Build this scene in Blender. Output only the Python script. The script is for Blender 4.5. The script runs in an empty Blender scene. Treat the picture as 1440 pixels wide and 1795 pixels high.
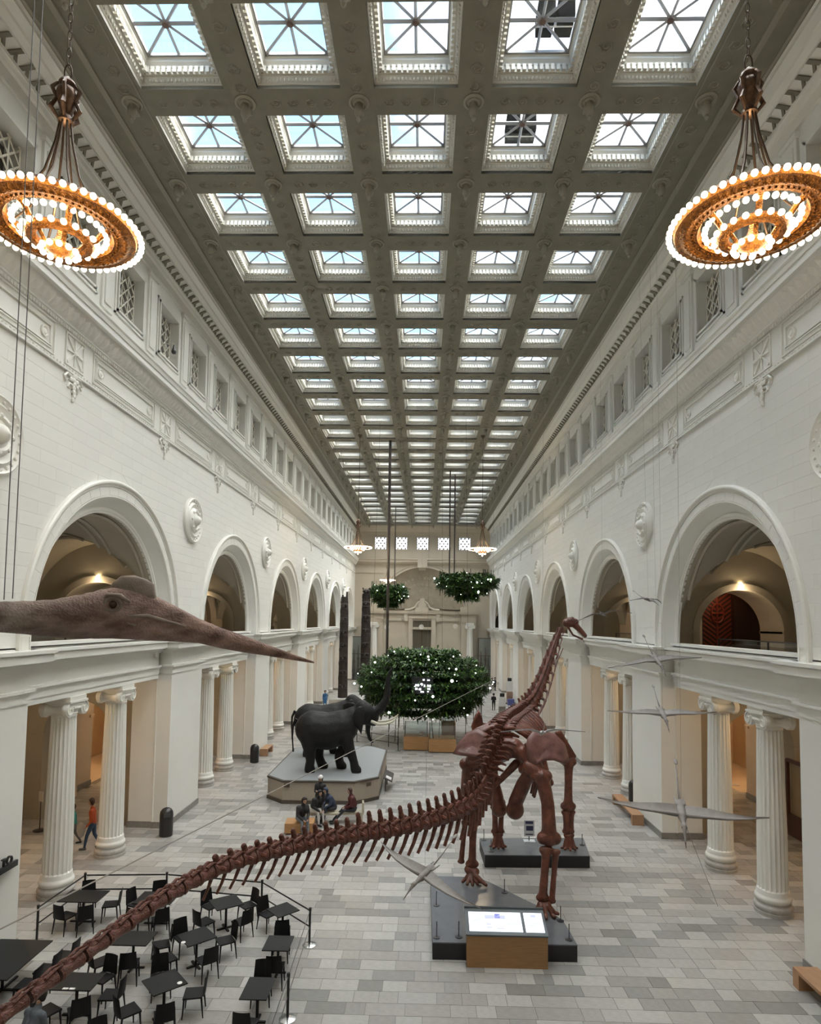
import bpy, bmesh, math, random
from mathutils import Vector, Matrix
PI = math.pi
rnd = random.Random(7)
S = bpy.context.scene
COL = S.collection
# ---------------------------------------------------------------- camera
cam = bpy.data.objects.new('camera', bpy.data.cameras.new('camera'))
COL.objects.link(cam)
cam.data.sensor_fit = 'HORIZONTAL'; cam.data.sensor_width = 36.0
cam.data.lens = 1087.185 / 1440 * 36
cam.data.shift_y = (1023.80 - 897.5) / 1440
cam.data.clip_start = 0.1; cam.data.clip_end = 400
R0 = (0.9996573, 0.0223993, 0.0135480); R1 = (-0.0121668, -0.0606885, 0.9980826); R2 = (-0.0231786, 0.9979054, 0.0603951)
M = Matrix(((R0[0], R1[0], -R2[0], 0.418), (R0[1], R1[1], -R2[1], 0.0), (R0[2], R1[2], -R2[2], 8.95), (0, 0, 0, 1)))
cam.matrix_world = M
S.camera = cam
# ---------------------------------------------------------------- sky, sun, exposure
W = bpy.data.worlds.new('sky'); S.world = W; W.use_nodes = True
nt = W.node_tree; nt.nodes.clear()
def N(nt, t, **k):
    n = nt.nodes.new(t)
    for a, b in k.items():
        if a.startswith('i_'): n.inputs[int(a[2:])].default_value = b
        else: setattr(n, a, b)
    return n
out = N(nt, 'ShaderNodeOutputWorld'); bg = N(nt, 'ShaderNodeBackground'); tc = N(nt, 'ShaderNodeTexCoord')
no = N(nt, 'ShaderNodeTexNoise'); no.inputs['Scale'].default_value = 4.0; no.inputs['Detail'].default_value = 6; no.inputs['Roughness'].default_value = .55
mp = N(nt, 'ShaderNodeMapping'); mp.inputs['Scale'].default_value = (1, 1, 1.6)
nt.links.new(tc.outputs['Generated'], mp.inputs[0]); nt.links.new(mp.outputs[0], no.inputs['Vector'])
dt = N(nt, 'ShaderNodeVectorMath', operation='DOT_PRODUCT'); dt.inputs[1].default_value = (0.75, 0.25, 0.61)
nt.links.new(tc.outputs['Generated'], dt.inputs[0])
ma = N(nt, 'ShaderNodeMath', operation='MULTIPLY_ADD'); ma.inputs[1].default_value = 0.95; nt.links.new(dt.outputs['Value'], ma.inputs[0])
ms = N(nt, 'ShaderNodeMath', operation='ADD'); ms.inputs[1].default_value = -0.62; nt.links.new(no.outputs[0], ms.inputs[0]); nt.links.new(ms.outputs[0], ma.inputs[2])
cr = N(nt, 'ShaderNodeValToRGB'); e = cr.color_ramp.elements
e[0].position = .34; e[0].color = (.22, .43, .74, 1); e[1].position = .64; e[1].color = (1.0, 1.03, 1.08, 1)
sx = N(nt, 'ShaderNodeSeparateXYZ'); nt.links.new(tc.outputs['Generated'], sx.inputs[0])
hz = N(nt, 'ShaderNodeMapRange'); hz.inputs[1].default_value = .05; hz.inputs[2].default_value = .45; hz.inputs[3].default_value = .5; hz.inputs[4].default_value = 0
nt.links.new(sx.outputs['Z'], hz.inputs[0]); mh = N(nt, 'ShaderNodeMath', operation='ADD'); nt.links.new(ma.outputs[0], mh.inputs[0]); nt.links.new(hz.outputs[0], mh.inputs[1])
nt.links.new(mh.outputs[0], cr.inputs[0]); nt.links.new(cr.outputs[0], bg.inputs[0]); bg.inputs[1].default_value = 1.5
nt.links.new(bg.outputs[0], out.inputs[0])
sun = bpy.data.objects.new('hazy_sun', bpy.data.lights.new('hazy_sun', 'SUN')); COL.objects.link(sun)
sun.data.energy = 17; sun.data.angle = math.radians(100); sun.data.color = (1, .97, .92)
sun.rotation_euler = (math.radians(-4), math.radians(15), 0)
S.view_settings.view_transform = 'Standard'; S.view_settings.look = 'None'
S.view_settings.gamma = 1; S.view_settings.use_curve_mapping = False
S.view_settings.exposure = 1.32
# ---------------------------------------------------------------- helpers
def mat(name, col, rough=.6, metal=0, noise=None, bump=None, emit=None, var=None, spec=None, vor=None):
    m = bpy.data.materials.new(name); m.use_nodes = True; n = m.node_tree; p = n.nodes['Principled BSDF']
    p.inputs['Base Color'].default_value = (*col, 1); p.inputs['Roughness'].default_value = rough; p.inputs['Metallic'].default_value = metal
    if spec is not None: p.inputs['Specular IOR Level'].default_value = spec
    tcn = N(n, 'ShaderNodeTexCoord')
    src = None
    if noise:                                   # (scale, colour b, amount, stretch)
        t = N(n, 'ShaderNodeTexNoise'); t.inputs['Scale'].default_value = noise[0]; t.inputs['Detail'].default_value = 5
        mpn = N(n, 'ShaderNodeMapping'); mpn.inputs['Scale'].default_value = noise[3] if len(noise) > 3 else (1, 1, 1)
        n.links.new(tcn.outputs['Object'], mpn.inputs[0]); n.links.new(mpn.outputs[0], t.inputs['Vector'])
        r = N(n, 'ShaderNodeMapRange'); r.inputs[1].default_value = .35; r.inputs[2].default_value = .68; r.inputs[4].default_value = noise[2]
        n.links.new(t.outputs[0], r.inputs[0])
        mx = N(n, 'ShaderNodeMix', data_type='RGBA'); mx.inputs[6].default_value = (*col, 1); mx.inputs[7].default_value = (*noise[1], 1)
        n.links.new(r.outputs[0], mx.inputs[0]); n.links.new(mx.outputs[2], p.inputs['Base Color']); src = mx
    if var:                                     # random lightness per object and per island
        oi = N(n, 'ShaderNodeObjectInfo'); ge = N(n, 'ShaderNodeNewGeometry'); ad = N(n, 'ShaderNodeMath', operation='ADD')
        n.links.new(oi.outputs['Random'], ad.inputs[0]); n.links.new(ge.outputs['Random Per Island'], ad.inputs[1])
        fr = N(n, 'ShaderNodeMath', operation='FRACT'); n.links.new(ad.outputs[0], fr.inputs[0])
        rp = N(n, 'ShaderNodeValToRGB'); rp.color_ramp.interpolation = 'LINEAR'
        el = rp.color_ramp.elements
        for i, (pos, c) in enumerate(var):
            x = el[i] if i < 2 else el.new(pos)
            x.position = pos; x.color = (*c, 1)
        n.links.new(fr.outputs[0], rp.inputs[0])
        m2 = N(n, 'ShaderNodeMix', data_type='RGBA', blend_type='MULTIPLY'); m2.inputs[0].default_value = 1
        if src: n.links.new(src.outputs[2], m2.inputs[6])
        else: m2.inputs[6].default_value = (*col, 1)
        n.links.new(rp.outputs[0], m2.inputs[7]); n.links.new(m2.outputs[2], p.inputs['Base Color'])
    if bump:                                    # (scale, strength, distance)
        if vor: t = N(n, 'ShaderNodeTexVoronoi')
        else: t = N(n, 'ShaderNodeTexNoise'); t.inputs['Detail'].default_value = 4
        t.inputs['Scale'].default_value = bump[0]; n.links.new(tcn.outputs['Object'], t.inputs['Vector'])
        b = N(n, 'ShaderNodeBump'); b.inputs['Strength'].default_value = bump[1]; b.inputs['Distance'].default_value = bump[2]
        n.links.new(t.outputs[0], b.inputs['Height']); n.links.new(b.outputs[0], p.inputs['Normal'])
    if emit:
        p.inputs['Emission Color'].default_value = (*emit[0], 1); p.inputs['Emission Strength'].default_value = emit[1]
        m.cycles.emission_sampling = 'NONE'
    return m
class MB:
    def __init__(self, s=1): self.v = []; self.f = []; self.s = s; self.M = None
    def add(self, vs, fs):
        o = len(self.v)
        for p in vs:
            if self.M is not None: p = self.M @ Vector(p)
            self.v.append((p[0] * self.s, p[1], p[2]))
        self.f += [tuple(i + o for i in f) for f in fs]; return self
    def box(self, x0, x1, y0, y1, z0, z1, skip=''):
        vs = [(x, y, z) for z in (z0, z1) for y in (y0, y1) for x in (x0, x1)]
        fs = {'b': (0, 2, 3, 1), 't': (4, 5, 7, 6), 'f': (0, 1, 5, 4), 'k': (2, 6, 7, 3), 'l': (0, 4, 6, 2), 'r': (1, 3, 7, 5)}
        return self.add(vs, [f for k, f in fs.items() if k not in skip])
    def prism(self, prof, y0, y1, closed=False, caps=False):      # (x,z) profile swept along y
        n = len(prof); vs = [(x, y0, z) for x, z in prof] + [(x, y1, z) for x, z in prof]
        fs = [(i, (i + 1) % n, n + (i + 1) % n, n + i) for i in range(n if closed else n - 1)]
        if caps: fs += [tuple(range(n)), tuple(range(2 * n - 1, n - 1, -1))]
        return self.add(vs, fs)
    def extr(self, poly, d, o=(0, 0, 0)):                           # polygon of 3D points extruded by vector d
        n = len(poly); vs = [tuple(p) for p in poly] + [tuple(p[i] + d[i] for i in range(3)) for p in poly]
        return self.add(vs, [tuple(range(n)), tuple(range(2 * n - 1, n - 1, -1))] + [(i, (i + 1) % n, n + (i + 1) % n, n + i) for i in range(n)])
    def lathe(self, c, prof, n=24, caps=True):
        vs = [(c[0] + r * math.cos(2 * PI * j / n), c[1] + r * math.sin(2 * PI * j / n), c[2] + z) for r, z in prof for j in range(n)]
        fs = [(i * n + j, i * n + (j + 1) % n, (i + 1) * n + (j + 1) % n, (i + 1) * n + j) for i in range(len(prof) - 1) for j in range(n)]
        if caps: fs += [tuple(range(n))[::-1], tuple(range((len(prof) - 1) * n, len(prof) * n))]
        return self.add(vs, fs)
    def tube(self, pts, r, n=8, caps=True, flat=None):
        P = [Vector(p) for p in pts]; k = len(P)
        if not hasattr(r, '__len__'): r = [r] * k
        vs = []; up = None
        for i, p in enumerate(P):
            d = (P[min(i + 1, k - 1)] - P[max(i - 1, 0)]).normalized()
            if up is None:
                up = Vector((0, 0, 1)) if abs(d.z) < .9 else Vector((0, 1, 0))
            a = d.cross(up).normalized(); up = a.cross(d).normalized()
            fa = 1 if flat is None else flat
            vs += [tuple(p + (a * math.cos(2 * PI * j / n) * fa + up * math.sin(2 * PI * j / n)) * r[i]) for j in range(n)]
        fs = [(i * n + j, i * n + (j + 1) % n, (i + 1) * n + (j + 1) % n, (i + 1) * n + j) for i in range(k - 1) for j in range(n)]
        if caps: fs += [tuple(range(n))[::-1], tuple(range((k - 1) * n, k * n))]
        return self.add(vs, fs)
    def ball(self, c, r, n=12, m=8):
        if not hasattr(r, '__len__'): r = (r, r, r)
        vs = [(c[0], c[1], c[2] - r[2])]
        for i in range(1, m):
            a = -PI / 2 + PI * i / m
            vs += [(c[0] + r[0] * math.cos(a) * math.cos(2 * PI * j / n), c[1] + r[1] * math.cos(a) * math.sin(2 * PI * j / n), c[2] + r[2] * math.sin(a)) for j in range(n)]
        vs.append((c[0], c[1], c[2] + r[2])); T = len(vs) - 1
        fs = [(0, 1 + (j + 1) % n, 1 + j) for j in range(n)] + [(T, T - n + j, T - n + (j + 1) % n) for j in range(n)]
        fs += [(1 + i * n + j, 1 + i * n + (j + 1) % n, 1 + (i + 1) * n + (j + 1) % n, 1 + (i + 1) * n + j) for i in range(m - 2) for j in range(n)]
        return self.add(vs, fs)
    def grid(self, fn, nu, nv):
        vs = [fn(i / nu, j / nv) for i in range(nu + 1) for j in range(nv + 1)]
        w = nv + 1
        return self.add(vs, [(i * w + j, i * w + j + 1, (i + 1) * w + j + 1, (i + 1) * w + j) for i in range(nu) for j in range(nv)])
    def archwall(self, mp_, u0, u1, z0, z1, uc, R, zs, w0, w1, n=24, back=True, Rz=None):
        Rz = Rz or R
        A = [(uc - R * math.cos(PI * i / n), zs + Rz * math.sin(PI * i / n)) for i in range(n + 1)]
        for w in ((w0, w1) if back else (w0,)):
            q = lambda a, b, c, d: self.add([mp_(p[0], w, p[1]) for p in (a, b, c, d)], [(0, 1, 2, 3)])
            if uc - R > u0: q((u0, z0), (uc - R, z0), (uc - R, z1), (u0, z1))
            if uc + R < u1: q((uc + R, z0), (u1, z0), (u1, z1), (uc + R, z1))
            for a, b in zip(A, A[1:]): q(a, b, (b[0], z1), (a[0], z1))
        E = [(uc - R, z0)] + A + [(uc + R, z0)]
        for a, b in zip(E, E[1:]):
            self.add([mp_(a[0], w0, a[1]), mp_(b[0], w0, b[1]), mp_(b[0], w1, b[1]), mp_(a[0], w1, a[1])], [(0, 1, 2, 3)])
        return self
    def archsweep(self, prof, mp_, uc, zs, zd, n=32):             # prof of (r, w) swept round an arch with straight legs down to zd
        E = [(-1, 0, zd)] + [(-math.cos(PI * i / n), math.sin(PI * i / n), None) for i in range(n + 1)] + [(1, 0, zd)]
        vs = []
        for c, s_, z in E:
            for r, w in prof: vs.append(mp_(uc + r * c, w, z if z is not None else zs + r * s_))
        k = len(prof)
        return self.add(vs, [(i * k + j, i * k + j + 1, (i + 1) * k + j + 1, (i + 1) * k + j) for i in range(len(E) - 1) for j in range(k - 1)])
    def mesh(self, name, m, smooth=False):
        me = bpy.data.meshes.new(name); me.from_pydata(self.v, [], self.f)
        if smooth:
            bm = bmesh.new(); bm.from_mesh(me); bmesh.ops.recalc_face_normals(bm, faces=bm.faces); bm.to_mesh(me); bm.free()
            me.polygons.foreach_set('use_smooth', [True] * len(me.polygons))
            if smooth != 'all':
                try: me.set_sharp_from_angle(angle=math.radians(38))
                except Exception: pass
        me.materials.append(m); return me
    def build(self, name, m, parent=None, smooth=False, **k):
        return link(name, self.mesh(name, m, smooth), parent, **k)
def link(name, me, parent=None, loc=None, rot=None, scale=None, label=None, cat=None, group=None, kind=None):
    o = bpy.data.objects.new(name, me); COL.objects.link(o)
    if parent is not None: o.parent = parent
    if loc: o.location = loc
    if rot: o.rotation_euler = rot
    if scale: o.scale = scale if hasattr(scale, '__len__') else (scale,) * 3
    if label: o['label'] = label
    if cat: o['category'] = cat
    if group: o['group'] = group
    if kind: o['kind'] = kind
    return o
def thing(name, label, cat, loc=(0, 0, 0), rz=0, group=None):
    return link(name, None, None, loc=loc, rot=(0, 0, rz), label=label, cat=cat, group=group)
def copytree(o, parent=None, **k):
    c = o.copy(); COL.objects.link(c)
    if parent is not None: c.parent = parent
    for a, b in k.items(): setattr(c, a, b)
    for ch in list(o.children): copytree(ch, c)
    return c
def hull(caps, vox, smooth=4, name='hull', mats=None, balls=()):
    """one continuous body: tapered capsules (p, rp, q, rq) fused by a voxel remesh and relaxed"""
    b = MB()
    for p, rp, q, rq in caps:
        P, Q = Vector(p), Vector(q); n = max(2, int((Q - P).length / max(min(rp, rq), .01) / .9) + 1)
        pts = [P.lerp(Q, i / n) for i in range(n + 1)]; rr = [rp + (rq - rp) * i / n for i in range(n + 1)]
        b.tube(pts, rr, 12); b.ball(p, rp, 12, 8); b.ball(q, rq, 12, 8)
    for c, r in balls: b.ball(c, r, 16, 10)
    me = bpy.data.meshes.new(name); me.from_pydata(b.v, [], b.f)
    bm = bmesh.new(); bm.from_mesh(me); bmesh.ops.recalc_face_normals(bm, faces=bm.faces); bm.to_mesh(me); bm.free()
    o = bpy.data.objects.new(name, me); COL.objects.link(o)
    m = o.modifiers.new('r', 'REMESH'); m.mode = 'VOXEL'; m.voxel_size = vox
    if smooth: m = o.modifiers.new('s', 'SMOOTH'); m.factor = .6; m.iterations = smooth
    dg = bpy.context.evaluated_depsgraph_get(); dg.update()
    me2 = bpy.data.meshes.new_from_object(o.evaluated_get(dg)); bpy.data.objects.remove(o)
    me2.polygons.foreach_set('use_smooth', [True] * len(me2.polygons)); me2.name = name
    return me2
def paint(me, mats, fn):                                            # material per face from its centre
    me.materials.clear()
    for m in mats: me.materials.append(m)
    me.polygons.foreach_set('material_index', [fn(p.center) for p in me.polygons])
    return me
def lamp(name, kind, loc, energy, col=(1, .8, .55), size=.2, rot=None, parent=None):
    l = bpy.data.lights.new(name, kind); l.energy = energy; l.color = col
    if kind == 'AREA': l.shape = 'DISK'; l.size = size
    elif kind == 'POINT': l.shadow_soft_size = size
    o = link(name, l, parent, loc=loc, rot=rot); return o
# ---------------------------------------------------------------- materials
WALL = mat('painted_plaster', (.76, .755, .71), .55, noise=(.6, (.70, .695, .65), .5), bump=(18, .12, .01))
TRIM = mat('painted_moulding', (.77, .76, .705), .5)
BLOCK = mat('painted_stone_block', (.77, .765, .72), .55, noise=(.8, (.73, .725, .68), .5), bump=(30, .1, .006), var=[(0, (.97, .97, .97)), (1, (1, 1, 1))])
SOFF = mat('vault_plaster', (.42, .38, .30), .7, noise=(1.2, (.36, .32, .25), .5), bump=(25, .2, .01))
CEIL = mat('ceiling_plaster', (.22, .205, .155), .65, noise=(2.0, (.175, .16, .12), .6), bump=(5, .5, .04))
RELIEF = mat('ceiling_relief', (.30, .28, .22), .6)
COFF = mat('coffer_moulding', (.60, .575, .50), .5)
BASEST = mat('gray_stone_base', (.20, .19, .175), .35, noise=(6, (.27, .26, .24), .8))
GROUT = mat('floor_joint', (.16, .15, .14), .7)
TILE = mat('stone_floor_tile', (.44, .435, .42), .30, noise=(5, (.35, .345, .33), .6), bump=(40, .05, .003),
           var=[(0, (.50, .49, .47)), (1, (1.0, .985, .95)), (.12, (.60, .60, .59)), (.35, (.80, .77, .74)), (.6, (.88, .87, .85)), (.8, (1.0, 1.0, .98))])
STEEL = mat('skylight_bar', (.28, .27, .26), .5)
LATT = mat('grille_paint', (.72, .69, .60), .5)
DARKBACK = mat('grille_back', (.10, .095, .085), .8)
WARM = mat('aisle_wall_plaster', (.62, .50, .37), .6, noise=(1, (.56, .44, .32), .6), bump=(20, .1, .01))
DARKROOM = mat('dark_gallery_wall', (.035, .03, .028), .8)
def glassmat(name, col=(1, 1, 1), a=.06, rough=.03):
    m = bpy.data.materials.new(name); m.use_nodes = True; n = m.node_tree; n.nodes.clear()
    o = N(n, 'ShaderNodeOutputMaterial'); t = N(n, 'ShaderNodeBsdfTransparent'); t.inputs[0].default_value = (*col, 1)
    g = N(n, 'ShaderNodeBsdfGlossy'); g.inputs['Roughness'].default_value = rough; x = N(n, 'ShaderNodeMixShader'); x.inputs[0].default_value = a
    n.links.new(t.outputs[0], x.inputs[1]); n.links.new(g.outputs[0], x.inputs[2]); n.links.new(x.outputs[0], o.inputs[0]); return m
PANE = glassmat('window_glass', (.97, .99, 1))
GLASS = glassmat('case_glass', (.93, .96, .95), .08)
# ---------------------------------------------------------------- hall measures
HC = 23.87; Bp = 13.405; YA = [8.38 + i * Bp for i in range(7)]; YP = [1.68 + i * Bp for i in range(8)]
YP[7] = 95.51; Y0, Y1 = -1.2, 96.47; ZS = 8.38; PW = 1.93
CG, CH = 3.3018, 1.1736; CY = [16.4945 + (i - 4) * 3.3446 for i in range(28)]
ORD = ['nearest', 'second', 'third', 'fourth', 'fifth', 'sixth', 'seventh', 'eighth']
# ---------------------------------------------------------------- floor
fl = MB().box(-17.6, 17.6, Y0, 98, -.3, -.012).build('floor', GROUT, kind='structure')
unit = MB().add([(0, 0, 0), (1, 0, 0), (1, 1, 0), (0, 1, 0), (-.004, -.006, -.02), (1.004, -.006, -.02), (1.004, 1.006, -.02), (-.004, 1.006, -.02)],
                [(0, 1, 2, 3), (4, 5, 1, 0), (5, 6, 2, 1), (6, 7, 3, 2), (7, 4, 0, 3)]).mesh('tile', TILE)
rest = MB(); cnt = 0; y = 6.0
while y < 96.4:
    h = rnd.choice((.46, .46, .60)); x = -17.5 + rnd.random() * .4
    while x < 17.4:
        w = rnd.choice((.46, .60, .60, .92, .92, 1.05)); z = rnd.random() * .003
        if y > 13.2 and cnt < 300 and -8.6 < x < 9.9 and y < 24:
            link('tile', unit, fl, loc=(x, y, z), scale=(w - .012, h - .012, 1)); cnt += 1
        else:
            a, b, c, d = x, x + w - .012, y, y + h - .012
            rest.add([(a, c, z), (b, c, z), (b, d, z), (a, d, z), (a - .003, c - .003, -.012), (b + .003, c - .003, -.012), (b + .003, d + .003, -.012), (a - .003, d + .003, -.012)],
                     [(0, 1, 2, 3), (4, 5, 1, 0), (5, 6, 2, 1), (6, 7, 3, 2), (7, 4, 0, 3)])
        x += w
    y += h
rest.build('distant_tiles', TILE, fl, kind='stuff')
# ---------------------------------------------------------------- side walls
def cols_profile():
    pass
mpY = lambda s: (lambda u, w, z: (w * s, u, z))
mpX = lambda u, w, z: (u, w, z)
blk = MB().add([(0, 0, 0), (0, 1, 0), (0, 1, 1), (0, 0, 1), (1, -.004, -.006), (1, 1.004, -.006), (1, 1.004, 1.006), (1, -.004, 1.006)],
               [(0, 1, 2, 3), (0, 4, 5, 1), (1, 5, 6, 2), (2, 6, 7, 3), (3, 7, 4, 0)]).mesh('block', BLOCK)
medal_me = MB(); prof = [(1.05, 0), (1.05, .10), (.99, .16), (.93, .10), (.86, .07), (.80, .10), (.74, .17), (.66, .12), (.58, .10), (.52, .2), (.42, .24), (.36, .18), (.26, .2), (.2, .34), (.12, .4), (.05, .44), (.001, .45)]
medal_me.lathe((0, 0, 0), prof, 40, caps=False)
for j in range(24):
    a = 2 * PI * j / 24; medal_me.ball((.90 * math.cos(a), .90 * math.sin(a), .09), (.055, .055, .05), 6, 4)
for j in range(8):
    a = 2 * PI * j / 8; medal_me.ball((.47 * math.cos(a), .47 * math.sin(a), .22), (.07, .07, .05), 6, 4)
medal_me = medal_me.mesh('medallion', TRIM, True)
pend_orn = MB()
for i in range(7):
    t = i / 6; pend_orn.ball((0, rnd.uniform(-.04, .04), -.75 * t), (.06, .11 * (1 - t) + .045, .09), 6, 5)
for sg in (-1, 1):
    pend_orn.tube([(0, sg * .08, -.05), (.02, sg * .35, -.02), (.02, sg * .5, -.15), (.01, sg * .42, -.28), (0, sg * .33, -.2)], [.05, .06, .05, .04, .02], 6)
    pend_orn.tube([(0, sg * .05, -.3), (.02, sg * .22, -.3), (.01, sg * .28, -.42), (0, sg * .2, -.46)], [.04, .045, .03, .02], 6)
    pend_orn.ball((0, sg * .16, -.14), (.06, .09, .08), 6, 5)
pend_orn = pend_orn.mesh('hanging_ornament', TRIM, True)
# cross panel: framed square with two crossed fans of bars
xp = MB(); a = .50
for (u0, u1, v0, v1) in ((-a, a, a - .05, a), (-a, a, -a, -a + .05), (-a, -a + .05, -a, a), (a - .05, a, -a, a)): xp.box(-.05, 0, u0, u1, v0, v1)
for an in range(0, 180, 45):
    c, s_ = math.cos(math.radians(an)), math.sin(math.radians(an)); L = .42 if an % 90 == 0 else .56
    for sg in (-1, 1):
        for w0, w1 in ((.012, .05),):
            P = [(0, sg * c * .06 - s_ * w0, sg * s_ * .06 + c * w0), (0, sg * c * .06 + s_ * w0, sg * s_ * .06 - c * w0), (0, sg * c * L + s_ * w1, sg * s_ * L - c * w1), (0, sg * c * L - s_ * w1, sg * s_ * L + c * w1)]
            xp.extr(P, (-.05, 0, 0))
xp.ball((-.04, 0, 0), (.05, .08, .08), 8, 6); xp = xp.mesh('cross_panel', TRIM)
lp = MB(); hu, hv = 2.30, .50
for k, (i, d) in enumerate(((0, .05), (.14, .035), (.20, .05))):
    U, V_ = hu - i, hv - i; t = .035
    for (u0, u1, v0, v1) in ((-U, U, V_ - t, V_), (-U, U, -V_, -V_ + t), (-U, -U + t, -V_, V_), (U - t, U, -V_, V_)): lp.box(-d, 0, u0, u1, v0, v1)
for sg in (-1, 1):
    lp.M = Matrix.Translation((0, sg * 1.82, 0)) @ Matrix.Rotation(-PI / 2, 4, 'Y')
    lp.lathe((0, 0, 0), [(.17, 0), (.17, .05), (.13, .06), (.10, .03), (.06, .06), (.001, .07)], 16, caps=False)
lp.M = None; lp = lp.mesh('long_panel', TRIM)
vous = MB()
def wedge(mb, a0, a1, r0, r1, w0, w1):
    P = [(w0, -r * math.cos(a), r * math.sin(a)) for r, a in ((r0, a0), (r1, a0), (r1, a1), (r0, a1))]
    mb.extr(P, (w1 - w0, 0, 0))
wedge(vous, -.062, .062, 4.86, 5.14, 0, .05); vous = vous.mesh('voussoir', BLOCK)
# lattice of a clerestory window, 1.85 wide 2.0 high
def lattice(w, h, name, m, pitch=.46, r=.03):
    b = MB(); ld = lambda p, q: b.tube([p, q], r, 4)
    def clipline(u0, v0, du, dv):
        t0, t1 = -1e9, 1e9
        for o, d, lo, hi in ((u0, du, -w / 2, w / 2), (v0, dv, -h / 2, h / 2)):
            if abs(d) < 1e-9:
                if o < lo or o > hi: return
                continue
            a, c = (lo - o) / d, (hi - o) / d
            t0, t1 = max(t0, min(a, c)), min(t1, max(a, c))
        if t1 - t0 > .05: ld((0, u0 + du * t0, v0 + dv * t0), (0, u0 + du * t1, v0 + dv * t1))
    k = int(w / pitch) + 1
    for i in range(-k, k + 1):
        clipline(i * pitch, 0, 0, 1)
    for i in range(-2 * k, 2 * k + 1):
        clipline(i * pitch, 0, 1, .62 / pitch * .5 * 1.5); clipline(i * pitch, 0, -1, .62 / pitch * .5 * 1.5)
    return b.mesh(name, m)
latt = lattice(1.85, 2.0, 'lattice', LATT)
chevs = {}
WALLS = {}; TR = {}
win_n = [0]
def window_name(): win_n[0] += 1; return 'window_%d' % win_n[0]
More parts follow.
